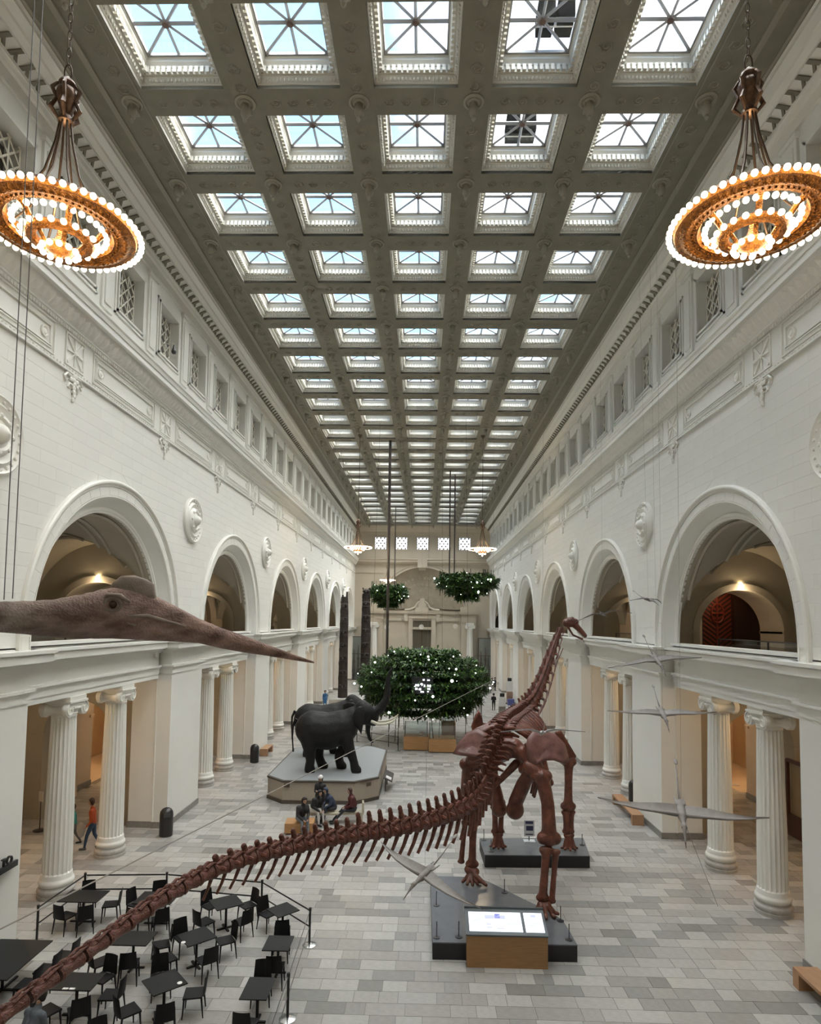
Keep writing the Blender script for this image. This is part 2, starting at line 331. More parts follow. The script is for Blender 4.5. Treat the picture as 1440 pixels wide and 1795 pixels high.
for s in (-1, 1):
    side = 'left' if s < 0 else 'right'
    b = MB(s); mp_ = mpY(1)
    # upper wall with arches, backing face
    for i, ya in enumerate(YA):
        u0 = ya - Bp / 2 if i else Y0; u1 = ya + Bp / 2 if i < 6 else Y1
        b.archwall(mp_, u0, u1, 7.95, 16.5, ya, 5.3, ZS, 10.508, 10.9, n=40, back=False)
    # frieze, cornice, clerestory base
    b.prism([(10.51, 16.36), (10.42, 16.36), (10.42, 16.42), (10.45, 16.42), (10.45, 16.5), (10.49, 16.5), (10.49, 17.6), (10.44, 17.6), (10.42, 17.72), (10.38, 17.72), (10.38, 17.78), (10.30, 17.86),
             (10.16, 18.02), (10.12, 18.14), (10.10, 18.2), (9.96, 18.22), (9.96, 18.42), (9.93, 18.42), (9.90, 18.54), (9.86, 18.6), (9.86, 18.66), (10.4, 18.85), (10.42, 19.15), (10.47, 19.2), (10.47, 19.3), (10.5, 19.3)], Y0, Y1)
    wl = b.build('wall_' + side, WALL, kind='structure'); WALLS[s] = wl
    # clerestory: solid pieces around the windows
    c = MB(s); ys = []
    for i, ya in enumerate(YA):
        for k in range(4): ys.append(ya + (k - 1.5) * Bp / 4 - (0 if True else 0) + Bp / 8 * 0)
    ys = [YA[0] + (j - 2) * Bp / 4 for j in range(28) if YA[0] + (j - 2) * Bp / 4 < 95.0]
    zb, zt, hw = 19.72, 21.78, .93
    prev = Y0
    for yc in ys:
        if yc - hw > prev: c.box(10.5, 11.3, prev, yc - hw, 19.3, 22.6, 'kr')
        c.box(10.5, 11.3, yc - hw, yc + hw, 19.3, zb, 'r'); c.box(10.5, 11.3, yc - hw, yc + hw, zt, 22.6, 'r')
        for j, (g, p) in enumerate(((.17, .05), (.05, .09))):         # moulded architrave
            for (a0, a1, c0, c1) in ((yc - hw - g, yc - hw - g + .07, zb - g, zt + g), (yc + hw + g - .07, yc + hw + g, zb - g, zt + g), (yc - hw - g, yc + hw + g, zt + g - .07, zt + g), (yc - hw - g, yc + hw + g, zb - g, zb - g + .07)):
                c.box(10.5 - p, 10.5, a0, a1, c0, c1)
        prev = yc + hw
    c.box(10.5, 11.3, prev, Y1, 19.3, 22.6, 'r')
    for j in range(-1, len(ys)):                                      # pilaster strips
        yc = (ys[j] if j >= 0 else ys[0] - Bp / 4) + Bp / 8
        c.box(10.42, 10.5, yc - .34, yc + .34, 19.3, 22.3); c.box(10.38, 10.42, yc - .22, yc + .22, 19.5, 22.1)
        c.box(10.36, 10.5, yc - .4, yc + .4, 22.3, 22.45)
    c.build('clerestory', WALL, wl)
    # blocks of the upper wall
    near = 0; rb = MB(s); hC = (16.34 - 8.06) / 22
    for r in range(22):
        z0 = 8.06 + r * hC; z1 = z0 + hC - .006
        for i in range(8):
            def edge(z, sg):
                yc = YA[i] if i < 7 else None
                return None
            lo = (YA[i - 1], 1) if i > 0 else None; hi = (YA[i], -1) if i < 7 else None
            def off(z): return math.sqrt(max(0, 5.38 ** 2 - max(0, z - ZS) ** 2)) if z < ZS + 5.38 else 0
            L = [(lo[0] + off(z)) if lo else Y0 for z in (z0, z1)]; Hh = [(hi[0] - off(z)) if hi else Y1 for z in (z0, z1)]
            if i > 0 and i < 8 and L[0] > 90 and i == 7: Hh = [Y1, Y1]
            w = 1.55; st = math.floor(min(L) / w) * w + (w / 2 if r % 2 else 0) - w
            a = st
            while a < max(Hh):
                c0, c1 = a, a + w - .006
                p0, p1 = max(c0, L[0]), max(c0, L[1]); q0, q1 = min(c1, Hh[0]), min(c1, Hh[1])
                a += w
                if q0 - p0 < .03 and q1 - p1 < .03: continue
                if q0 < p0: q0 = p0
                if q1 < p1: q1 = p1
                whole = abs(p0 - c0) + abs(p1 - c0) + abs(q0 - c1) + abs(q1 - c1) < 1e-6
                if whole and near < 300 and 14 < c0 < 42:
                    link('block', blk, wl, loc=(s * 10.5, c0, z0), scale=(s * .008, w - .006, z1 - z0)); near += 1
                else:
                    rb.add([(10.5, p0, z0), (10.5, q0, z0), (10.5, q1, z1), (10.5, p1, z1), (10.508, p0 - .003, z0 - .003), (10.508, q0 + .003, z0 - .003), (10.508, q1 + .003, z1 + .003), (10.508, p1 - .003, z1 + .003)],
                           [(0, 1, 2, 3), (0, 4, 5, 1), (1, 5, 6, 2), (2, 6, 7, 3), (3, 7, 4, 0)])
    rb.build('wall_blocks', BLOCK, wl, kind='stuff')
    # archivolts, soffits
    av = MB(s); sf = MB(s)
    for ya in YA:
        av.archsweep([(5.38, 10.51), (5.38, 10.40), (5.33, 10.36), (5.28, 10.36), (5.24, 10.40), (5.22, 10.45), (5.16, 10.45), (5.16, 10.49), (4.84, 10.49), (4.84, 10.46), (4.80, 10.46), (4.77, 10.5), (4.74, 10.55)], mp_, ya, ZS, 7.95, 48)
        sf.archsweep([(4.74, 10.55), (4.70, 10.60), (4.47, 10.9)], mp_, ya, ZS, 7.95, 48)
        av.archsweep([(4.47, 10.9), (4.42, 10.86), (4.34, 10.86), (4.31, 10.90), (4.25, 10.91), (4.25, 11.02)], mp_, ya, ZS, 7.3, 48)
    av.build('archivolt', TRIM, wl, smooth=True); sf.build('arch_soffit', WALL, wl, smooth=True)
    for i, ya in enumerate(YA[:5]):
        if i == 0: continue
        for j in range(25):
            an = PI * (j + .5) / 25
            o = link('voussoir', vous, wl, loc=(s * 10.46, ya, ZS), scale=(s, 1, 1)); o.rotation_euler = ((an if True else 0) * -1, 0, 0)
    for yp in YP[1:7]: link('medallion', medal_me, wl, loc=(s * 10.5, yp, 13.52), rot=(0, -s * PI / 2, 0))
    for j in range(-1, 14):
        yx = 28.49 + (j - 3 + .5) * Bp / 2
        if yx < 3 or yx > 94: continue
        link('cross_panel', xp, wl, loc=(s * 10.49, yx, 17.05), scale=(s, 1, 1))
        link('hanging_ornament', pend_orn, wl, loc=(s * 10.46, yx, 16.34), scale=(s, 1, 1))
        link('long_panel', lp, wl, loc=(s * 10.49, yx + Bp / 4, 17.05), scale=(s, 1, 1))
    # relief bands made of many small pieces
    st = MB(s); y = 10.0
    while y < 96:
        st.extr([(10.44, y, 17.6), (10.44, y + .07, 17.6), (10.44, y + .07, 17.7), (10.44, y, 17.7)], (-.03, 0, 0)); y += .13
    y = 10.0
    while y < 96:                                                     # acanthus leaves of the cornice
        st.add([(10.37, y, 17.80), (10.37, y + .22, 17.80), (10.15, y + .24, 18.03), (10.06, y + .11, 18.10), (10.15, y - .02, 18.03), (10.24, y + .11, 17.86)],
               [(0, 5, 4), (5, 1, 2), (5, 2, 3), (5, 3, 4), (0, 1, 5)]); y += .30
    y = 10.0
    while y < 96:                                                     # egg moulding under the frieze
        st.ball((10.44, y, 16.46), (.035, .04, .035), 5, 4); y += .16
    st.build('leaf_and_bead_moulding', TRIM, wl, kind='stuff')
    # crown moulding with chevrons
    cw = MB(s)
    cw.prism([(10.5, 22.55), (10.42, 22.55), (10.42, 22.62), (10.46, 22.62), (10.46, 22.95), (10.38, 22.98), (10.34, 23.1), (10.30, 23.12), (10.30, 23.16), (10.06, 23.42), (10.02, 23.42), (10.02, 23.46), (9.88, 23.58), (9.86, 23.66), (9.62, 23.7), (9.62, 23.80), (9.58, 23.87)], Y0, Y1)
    cro = cw.build('trim_1' if s < 0 else 'trim_2', TRIM, kind='structure')
    ch = MB(s); y = 9.0
    while y < 96.2:
        for dy in (0, .22):
            sg = 1 if dy == 0 else -1
            ch.extr([(10.27, y + (0 if sg > 0 else .0), 23.17), (10.05, y + .20, 23.40), (10.05, y + .32, 23.40), (10.27, y + .12, 23.17)] if sg > 0 else
                    [(10.16, y + .10, 23.285), (10.16, y + .22, 23.285), (10.27, y + .36, 23.17), (10.27, y + .26, 23.17)], (-.035, 0, -.035))
        y += .46
    ch.build('chevron_moulding', CEIL, cro, kind='stuff')
    # piers and entablature
    p = MB(s)
    lay = [(6.37, 6.56, .0), (6.56, 6.78, .035), (6.78, 6.86, .07), (6.86, 6.94, .13), (6.94, 7.46, -.01), (7.46, 7.53, .08), (7.53, 7.60, .17), (7.60, 7.68, .27), (7.68, 7.89, .42), (7.89, 7.93, .40), (7.93, 8.02, .49)]
    for i, yp in enumerate(YP):
        a, c_ = yp - 1.66, (yp + 1.96 if i < 7 else Y1)
        if i == 0: a = Y0
        p.box(10.5, 11.15, a, c_, 0, 6.37, 'tb'); p.box(11.15, 12.2, a + .04, c_ - .04, 0, 6.9, 'tb')
        p.tube([(11.13, a, 0), (11.13, a, 6.37)], .04, 6); p.tube([(11.13, c_, 0), (11.13, c_, 6.37)], .04, 6)
        for z0, z1, pr in lay: p.box(10.5 - pr, 11.4, a - pr, c_ + pr, z0, z1)
        p.box(10.5, 11.2, a, c_, 8.02, 8.1)
    p.build('piers', WALL, wl, smooth=False)
    en = MB(s)
    for ya in YA:
        a, c_ = ya - 4.8, ya + 4.8
        for z0, z1, pr in lay: en.box(10.98 - pr, 12.1, a, c_, z0, z1)
        en.box(10.75, 11.3, ya - 4.76, ya + 4.76, 8.10, 8.20); en.box(10.86, 11.2, ya - 4.76, ya + 4.76, 8.02, 8.06)
    en.build('entablature', WALL, wl)
    gp = MB(s)
    for ya in YA: gp.box(10.84, 11.2, ya - 4.76, ya + 4.76, 8.06, 8.10)
    gp.build('sill_gap', DARKROOM, wl)
    # baseboards
    bb = MB(s)
    for i, yp in enumerate(YP):
        a, c_ = yp - 1.66, (yp + 1.96 if i < 7 else Y1)
        bb.box(10.46, 11.18, a - .04, c_ + .04, 0, .26); bb.box(11.1, 12.24, a, c_, 0, .26)
    bb.build('baseboard_' + side, BASEST, kind='structure')
    # ------------------------------------------------ gallery behind the arches
    g = MB(s); g.box(11.2, 24, Y0, 97.5, 7.2, 7.35)
    g.build('gallery_floor', SOFF, wl)
    v = MB(s)
    xc, ra, rb_ = 14.2, 3.25, 3.9
    for ya in YA:
        def hf(u, w):
            X = 10.96 + u * 6.48; y = ya - Bp / 2 + w * Bp
            h2 = rb_ * math.sqrt(max(0, 1 - ((X - xc) / ra) ** 2)); h1 = math.sqrt(max(0, 4.25 ** 2 - (y - ya) ** 2))
            return (X, y, ZS + max(h1, h2))
        v.grid(hf, 40, 104)
        for X in (11.25, 12.3, 12.6, 15.8, 16.1, 17.15):
            h2 = rb_ * math.sqrt(max(0, 1 - ((X - xc) / ra) ** 2)); a0 = math.asin(min(1, h2 / 4.25))
            if h2 > 4.15: continue
            for lo_, hi_ in ((0.0, PI),):
                pts = []
                for k in range(25):
                    an = a0 + (PI - 2 * a0) * k / 24; pts.append((X, ya - 4.2 * math.cos(an), ZS + 4.2 * math.sin(an)))
                v.tube(pts, .07, 4)
        for dy in (-3.3, -2.2, 2.2, 3.3):
            h1 = math.sqrt(4.25 ** 2 - dy ** 2)
            for sg in (-1, 1):
                pts = []
                amax = math.asin(min(1, h1 / rb_)) if h1 < rb_ else PI / 2
            if h1 < rb_:
                a0 = amax; pts = [(xc - (ra - .04) * math.cos(a0 + (PI - 2 * a0) * k / 20), ya + dy, ZS + (rb_ - .04) * math.sin(a0 + (PI - 2 * a0) * k / 20)) for k in range(21)]
                v.tube(pts, .07, 4)
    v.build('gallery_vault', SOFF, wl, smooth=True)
    t = MB(s)
    for i, yp in enumerate(YP[:7]):
        f_ = lambda u, w, z: (u, w, z)
        t.archwall(f_, 10.96, 17.45, 7.3, 12.7, 14.3, 1.8, 8.72, yp - .9, yp + .9, n=24); t.archsweep([(2.1, yp - .9), (2.1, yp - 1.0), (1.82, yp - 1.0), (1.8, yp - .9)], f_, 14.3, 8.72, 7.35, 28)
        t.box(10.96, 12.5, yp - .96, yp + .96, 8.62, 8.74); t.box(16.1, 17.45, yp - .96, yp + .96, 8.62, 8.74)
        t.archwall(f_, 12.4, 17.45, 0, 7.0, 14.95, 1.55, 3.7, yp - .9, yp + .9, n=20)
        t.box(12.35, 13.48, yp - .95, yp + .95, 3.62, 3.74); t.box(16.45, 17.4, yp - .95, yp + .95, 3.62, 3.74)
    t.build('cross_arches', SOFF, wl)
    k_ = MB(s)
    for ya in YA:
        k_.archwall(mp_, ya - Bp / 2, ya + Bp / 2, 7.3, 12.9, ya, 2.9, ZS, 17.4, 17.9, n=28)
        k_.box(17.75, 17.85, ya - 2.95, ya + 2.95, 7.3, 11.4); k_.box(17.36, 17.8, ya - 6.7, ya - 2.9, 8.62, 8.72); k_.box(17.36, 17.8, ya + 2.9, ya + 6.7, 8.62, 8.72)
        k_.archwall(mp_, ya - Bp / 2, ya + Bp / 2, 0, 7.2, ya, 1.75, 3.7, 17.4, 17.9, n=24)
        for dy in (-1, 1): k_.box(17.33, 17.95, ya + dy * 1.75 - (.05 if dy > 0 else .35), ya + dy * 1.75 + (.35 if dy > 0 else .05), 3.62, 3.75)
        k_.box(16.9, 17.4, ya - 4.6, ya - 3.9, 0, 7.0); k_.box(16.9, 17.4, ya + 3.9, ya + 4.6, 0, 7.0)
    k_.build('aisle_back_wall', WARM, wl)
    ac = MB(s); ac.box(11.9, 24, Y0, 97.5, 6.95, 7.2)
    for ya in YA:
        for dy in (-3.4, -1.1, 1.1, 3.4): ac.box(12.1, 17.4, ya + dy - .18, ya + dy + .18, 6.72, 6.95)
    ac.build('aisle_ceiling', WARM, wl)
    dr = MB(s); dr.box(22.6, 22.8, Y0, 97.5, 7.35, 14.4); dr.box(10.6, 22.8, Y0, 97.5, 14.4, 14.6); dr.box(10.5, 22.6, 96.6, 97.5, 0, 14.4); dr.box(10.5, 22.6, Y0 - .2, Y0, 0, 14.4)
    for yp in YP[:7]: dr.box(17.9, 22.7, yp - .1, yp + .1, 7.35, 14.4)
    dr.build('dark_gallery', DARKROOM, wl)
    wr = MB(s); wr.box(20.8, 21, Y0, 97.5, 0, 7.0); wr.box(17.5, 21, Y0, 97.5, -.2, -.02)
    for yp in YP[:7]: wr.box(17.9, 20.9, yp - .1, yp + .1, 0, 7.0)
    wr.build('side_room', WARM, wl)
    bb2 = MB(s)
    for ya in YA:
        for a0, a1 in ((ya - Bp / 2 + .9, ya - 1.78), (ya + 1.78, ya + Bp / 2 - .9)): bb2.box(17.34, 17.42, a0, a1, 0, .28)
    bb2.build('aisle_baseboard', BASEST, wl)
    db = MB(s); db.box(11.28, 11.5, Y0, 97, 18, 23.8); db.build('grille_backing', DARKBACK, wl)
    for n_, yc in enumerate(ys):
        if yc < 8: continue
        w_ = link(window_name(), None, None, loc=(s * 10.82, yc, 20.75), kind='structure')
        link('lattice', latt, w_)
# ---------------------------------------------------------------- ceiling
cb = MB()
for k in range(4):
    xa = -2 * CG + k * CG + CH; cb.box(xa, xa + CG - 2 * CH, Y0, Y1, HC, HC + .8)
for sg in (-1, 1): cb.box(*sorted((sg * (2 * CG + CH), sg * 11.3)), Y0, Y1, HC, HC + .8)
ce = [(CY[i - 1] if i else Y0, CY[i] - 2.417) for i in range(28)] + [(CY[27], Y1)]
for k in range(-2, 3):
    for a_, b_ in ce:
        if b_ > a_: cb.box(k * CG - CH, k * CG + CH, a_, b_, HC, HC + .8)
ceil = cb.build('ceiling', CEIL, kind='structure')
rl = MB()
for sg in (-1, 1):
    for x_, d in ((8.78, .07), (8.88, .04), (9.45, .03)): rl.box(*sorted((sg * x_, sg * (x_ + .08))), Y0, Y1, HC - d, HC)
    rl.box(*sorted((sg * 7.9, sg * 7.94)), Y0, Y1, HC - .02, HC)
rl.build('ceiling_border', RELIEF, ceil)
# scroll relief on the beams
sc = MB()
def scroll(cx, cy, r, turns=1.5, flip=1, n=14):
    pts = [(cx + flip * r * (1 - .75 * i / n) * math.cos(turns * 2 * PI * i / n), cy + r * (1 - .75 * i / n) * math.sin(turns * 2 * PI * i / n), HC - .008) for i in range(n + 1)]
    sc.tube(pts, .022, 4, caps=False)
for i, (a_, b_) in enumerate(ce):
    if i < 3 or i > 20 or b_ - a_ < .3: continue
    ym = (a_ + b_) / 2
    for k in range(-2, 3):
        for dx in (-.75, -.25, .25, .75): scroll(k * CG + dx, ym, .17, flip=1 if dx > 0 else -1, n=10)
    for k in range(6):
        xm = -2.5 * CG + k * CG
        for dy in (.7, 1.3, 1.9, 2.5): scroll(xm, b_ + dy - .12, .2, flip=1 if k % 2 else -1, n=10)
        sc.lathe((xm, ym, HC - .03), [(.3, .03), (.3, 0), (.24, -.015), (.2, .02), (.12, .0), (.001, -.02)], 16, caps=False)
sc.build('scroll_relief', RELIEF, ceil, kind='stuff')
pd = MB(); pd.lathe((0, 0, 0), [(.17, 0), (.17, -.04), (.10, -.06), (.10, -.16), (.13, -.2), (.13, -.36), (.09, -.44), (.05, -.46), (.05, -.5), (.07, -.53), (.03, -.6), (.001, -.62)], 10, caps=False)
pd.box(-.12, .12, -.02, .3, -.16, 0); pd = pd.mesh('pendant', RELIEF, True)
for i, (a_, b_) in enumerate(ce):
    if i < 3 or b_ - a_ < .3: continue
    for k in range(6): link('pendant', pd, ceil, loc=(-2.5 * CG + k * CG, (a_ + b_) / 2, HC))
# coffer surround, shared by all
cf = MB()
stp = [(0, 0), (0, .10), (.03, .12), (.03, .15), (.07, .2), (.11, .27), (.11, .30), (.16, .30), (.16, .48), (.18, .48), (.20, .53), (.25, .60), (.25, .66), (.28, .68), (.28, .76)]
for (i0, z0), (i1, z1) in zip(stp, stp[1:]):
    for sx, sy in ((1, 0), (-1, 0), (0, 1), (0, -1)):
        A0, B0, A1, B1 = CH - i0, 1.2085 - i0, CH - i1, 1.2085 - i1
        if sx: P = [(sx * A0, -B0, z0), (sx * A0, B0, z0), (sx * A1, B1, z1), (sx * A1, -B1, z1)]
        else: P = [(-A0, sy * B0, z0), (A0, sy * B0, z0), (A1, sy * B1, z1), (-A1, sy * B1, z1)]
        cf.add(P, [(0, 1, 2, 3)])
for sy in (-1, 1):
    for k in range(13):
        c_ = (k - 6) * .155
        cf.box(c_ - .048, c_ + .048, *sorted((sy * (1.2085 - .16), sy * (1.2085 - .24))), .31, .47)
        cf.box(*sorted((sy * (CH - .16), sy * (CH - .24))), c_ * 1.03 - .048, c_ * 1.03 + .048, .31, .47)
    for k in range(20):
        c_ = (k - 9.5) * .108
        cf.ball((c_, sy * (1.2085 - .07), .2), (.035, .04, .06), 5, 4); cf.ball((sy * (CH - .07), c_ * 1.03, .2), (.04, .035, .06), 5, 4)
cf = cf.mesh('coffer_surround', COFF)
skf = MB(); a, b2 = CH - .28, 1.2085 - .28
for x0, x1, y0, y1 in ((-a, a, -b2, -b2 + .05), (-a, a, b2 - .05, b2), (-a, -a + .05, -b2, b2), (a - .05, a, -b2, b2)): skf.box(x0, x1, y0, y1, .70, .78)
skf = skf.mesh('skylight_frame', STEEL)
bars = []
for an in (0, 45, 90, 135):
    c_, s_ = math.cos(math.radians(an)), math.sin(math.radians(an)); L = (a if an == 0 else b2) if an % 90 == 0 else math.hypot(a, b2)
    if an % 90: c_, s_ = (a if an == 45 else -a) / L, b2 / L
    bars.append(MB().tube([(-c_ * L, -s_ * L, .74), (c_ * L, s_ * L, .74)], .042 if an else .062, 4).mesh('glazing_bar', STEEL))
hub = MB().lathe((0, 0, .70), [(.001, -.03), (.09, -.02), (.09, .07), (.001, .07)], 10).mesh('hub', mat('rusty_hub', (.16, .10, .08), .6))
panes = []
cor = [(a, 0), (a, b2), (0, b2), (-a, b2), (-a, 0), (-a, -b2), (0, -b2), (a, -b2)]
for i in range(8):
    p_, q_ = cor[i], cor[(i + 1) % 8]
    panes.append(MB().extr([(0, 0, .745), (p_[0], p_[1], .745), (q_[0], q_[1], .745)], (0, 0, .008)).mesh('pane', PANE))
allp = MB().extr([(-a, -b2, .745), (a, -b2, .745), (a, b2, .745), (-a, b2, .745)], (0, 0, .008)).mesh('glazing', PANE)
allbar = MB()
for me in bars: allbar.add([tuple(v_.co) for v_ in me.vertices], [tuple(f_.vertices) for f_ in me.polygons])
allbar = allbar.mesh('glazing_bars', STEEL)
for i, yf in enumerate(CY):
    if i < 2: continue
    for k in range(-2, 3):
        w_ = link(window_name(), None, None, loc=(k * CG, yf - 1.2085, HC), kind='structure')
        link('coffer_surround', cf, w_)
        if i > 19: link('glazing', allp, w_); continue
        link('skylight_frame', skf, w_)
        if i <= 11:
            for me in bars: link('glazing_bar', me, w_)
            link('hub', hub, w_)
            if i <= 8:
                for me in panes: link('pane', me, w_)
            else: link('glazing', allp, w_)
        else: link('glazing_bars', allbar, w_); link('glazing', allp, w_)
sb = MB()
for i, yf in enumerate(CY):
    if i < 2:
        for k in range(-2, 3): sb.box(k * CG - CH, k * CG + CH, yf - 2.417, yf, HC + .02, HC + .1)
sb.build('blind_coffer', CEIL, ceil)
# ---------------------------------------------------------------- end walls
ew = MB(); N_ = 48
ew.archwall(mpX, -11.3, 11.3, 0, 19.3, 0.05, 6.46, 10.9, Y1, Y1 + 1.3, n=N_, back=False)
ew.box(-7, 7, Y1 + 1.3, Y1 + 1.5, 0, 18.5)
def exy(prof, x0, x1, y, mb):                                      # profile (out, z) extruded along x in front of the plane y
    vs = [(x0, y - o_, z) for o_, z in prof] + [(x1, y - o_, z) for o_, z in prof]; n = len(prof)
    mb.add(vs, [(i, i + 1, n + i + 1, n + i) for i in range(n - 1)])
for xa_, xb_ in ((-10.5, -6.0), (6.1, 10.5)): exy([(0, 16.45), (.1, 16.45), (.1, 16.6), (.0, 16.6)], xa_, xb_, Y1, ew)
exy([(0, 17.7), (.12, 17.8), (.3, 17.95), (.35, 18.1), (.5, 18.15), (.5, 18.4), (.6, 18.6), (.05, 18.8), (.05, 19.3), (0, 19.3)], -10.5, 10.5, Y1, ew)
exy([(0, 22.55), (.08, 22.6), (.08, 22.95), (.2, 23.1), (.44, 23.42), (.6, 23.6), (.88, 23.7), (.92, 23.87)], -10.5, 10.5, Y1, ew)
prev = -11.3
for k in range(-2, 3):
    xc_ = k * CG; ew.box(prev, xc_ - .9, Y1, Y1 + .5, 19.3, 22.6); ew.box(xc_ - .9, xc_ + .9, Y1, Y1 + .5, 19.3, 20.2); ew.box(xc_ - .9, xc_ + .9, Y1, Y1 + .5, 22.15, 22.6); prev = xc_ + .9
    for x0, x1, z0, z1 in ((-1.1, -.95, 20.0, 22.35), (.95, 1.1, 20.0, 22.35), (-1.1, 1.1, 22.2, 22.35), (-1.1, 1.1, 20.0, 20.15)): ew.box(xc_ + x0, xc_ + x1, Y1 - .06, Y1, z0, z1)
    if k < 2: ew.box(xc_ + CG / 2 - .3, xc_ + CG / 2 + .3, Y1 - .06, Y1, 19.3, 22.4)
ew.box(prev, 11.3, Y1, Y1 + .5, 19.3, 22.6); ew.box(-11.3, 11.3, Y1, Y1 + .5, 22.6, 24.6)
ew.box(-.75, .75, Y1 - .75, Y1 + .1, 17.3, 18.75); ew.box(-.55, .55, Y1 - .5, Y1 + .1, 16.95, 17.3)
WALLF = mat('darker_end_plaster', (.50, .44, .345), .6, noise=(.5, (.45, .395, .305), .6), bump=(18, .12, .01))  # darker and warmer tone than the side wall plaster
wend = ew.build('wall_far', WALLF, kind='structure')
e2 = MB(); e2.archsweep([(7.0, Y1 + .02), (7.0, Y1 - .12), (6.9, Y1 - .14), (6.82, Y1 - .05), (6.55, Y1 - .05), (6.5, Y1 - .1), (6.46, Y1 + .02)], mpX, .05, 10.9, 10.6, 48)
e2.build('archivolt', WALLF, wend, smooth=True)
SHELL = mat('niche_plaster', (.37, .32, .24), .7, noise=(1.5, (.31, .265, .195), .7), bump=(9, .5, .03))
e3 = MB()                                                           # shallow coffered shell of the niche
def nf(u, w):
    r = 6.44 * u; an = PI * w; return (.05 - r * math.cos(an), Y1 + .1 + 1.15 * math.sqrt(max(0, 1 - u ** 2)), 10.9 + r * math.sin(an))
e3.grid(nf, 10, 40)
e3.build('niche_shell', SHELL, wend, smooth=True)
e4 = MB()
for rr in (1.9, 2.9, 3.9, 4.9):
    n_ = int(PI * rr / .62)
    for j in range(n_):
        an = PI * (j + .5) / n_; u = rr / 6.44
        cx_, cz_ = .05 - rr * math.cos(an), 10.9 + rr * math.sin(an); yy = Y1 + .1 + 1.15 * math.sqrt(1 - u * u) - .06
        e4.box(cx_ - .2, cx_ + .2, yy, yy + .05, cz_ - .2, cz_ + .2)
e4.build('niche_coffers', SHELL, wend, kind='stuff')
e5 = MB()
e5.box(-6.4, 6.5, Y1 + .2, Y1 + .4, 0, 10.2)                        # screen wall with portal
for sg in (-1, 1):
    e5.box(*sorted((sg * 6.05 + .05, sg * 8.3 + .05)), Y1 - .7, Y1 + .1, 0, 8.9)
    for z0, z1, pr in ((8.9, 9.25, 0), (9.25, 9.6, .05), (9.6, 10.05, 0), (10.05, 10.2, .15), (10.2, 10.45, .35), (10.45, 10.6, .4)): e5.box(*sorted((sg * (6.05 - pr) + .05, sg * (8.3 + pr) + .05)), Y1 - .8 - pr, Y1, z0, z1)
    e5.box(*sorted((sg * 5.9 + .05, sg * 8.0 + .05)), Y1 - .5, Y1, 10.6, 11.3)
for z0, z1, pr in ((9.1, 9.5, .05), (9.5, 10.05, 0), (10.05, 10.2, .15), (10.2, 10.45, .3), (10.45, 10.6, .35)): e5.box(-6.1, 6.2, Y1 + .05 - pr, Y1 + .3, z0, z1)
for sg in (-1, 1):
    e5.box(*sorted((sg * 1.45 + .05, sg * 2.1 + .05)), Y1 - .15, Y1 + .3, 0, 9.6); e5.box(*sorted((sg * 2.2 + .05, sg * 2.75 + .05)), Y1 - .35, Y1 + .2, 9.0, 10.1)
    e5.tube([(.05 + sg * 2.7, Y1 - .1, 10.75), (.05 + sg * 1.9, Y1 - .1, 10.8), (.05 + sg * 1.1, Y1 - .1, 11.15), (.05 + sg * .75, Y1 - .1, 11.8), (.05 + sg * .35, Y1 - .1, 12.1)], [.2, .18, .18, .16, .12], 8)
e5.box(-1.0, 1.1, Y1 - .15, Y1 + .25, 10.6, 11.2); e5.box(-.55, .65, Y1 - .15, Y1 + .25, 11.2, 11.9); e5.box(-.3, .4, Y1 - .15, Y1 + .25, 11.9, 12.6)
e5.box(-2.1, 2.2, Y1 - .2, Y1 + .3, 9.45, 9.75); e5.box(-1.6, 1.7, Y1 - .25, Y1 + .3, 7.75, 8.05)
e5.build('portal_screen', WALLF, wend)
DW = mat('dim_glazing', (.10, .085, .06), .3)
dd = MB().box(-1.35, 1.45, Y1 + .14, Y1 + .18, 0, 7.72).build('door_1', DW, kind='structure')
MB().box(-1.35, 1.45, Y1 + .10, Y1 + .16, 8.15, 9.25).build('transom_light', DW, dd)
MB().box(-.03, .13, Y1 + .08, Y1 + .16, 0, 7.72).build('door_mullion', mat('dark_bronze', (.08, .06, .04), .4, .5), dd)
ring = MB()
for r_ in range(5):
    n_ = 3 if r_ % 2 == 0 else 2; z_ = (r_ - 2) * .40
    for c_i in range(n_):
        x_ = (c_i - (n_ - 1) / 2) * .60
        ring.ball((x_, 0, z_), (.14, .04, .14), 10, 6)
        for an in range(0, 360, 90): ring.tube([(x_, 0, z_), (x_ + .30 * math.cos(math.radians(an + 34)), 0, z_ + .30 * math.sin(math.radians(an + 34)))], .03, 4)
for u in (-.9, .9):
    ring.box(u - .05, u + .05, -.03, .03, -.98, .98)
    for k in range(-2, 3): ring.ball((u, 0, k * .4 + .2), (.1, .03, .09), 8, 4)
for v in (-.975, .975):
    ring.box(-.9, .9, -.03, .03, v - .05, v + .05)
    for k in (-1, 0, 1, 2): ring.ball((k * .6 - .3, 0, v), (.1, .03, .09), 8, 4)
ring = ring.mesh('lattice', mat('end_grille', (.30, .26, .2), .6))
for k in range(-2, 3):
    w_ = link(window_name(), None, None, loc=(k * CG, Y1 + .3, 21.17), kind='structure'); link('lattice', ring, w_)
bw = MB(); bw.box(-11.3, 11.3, Y0 - .3, Y0, 0, 24.6); bw.build('wall_back', WALL, kind='structure')
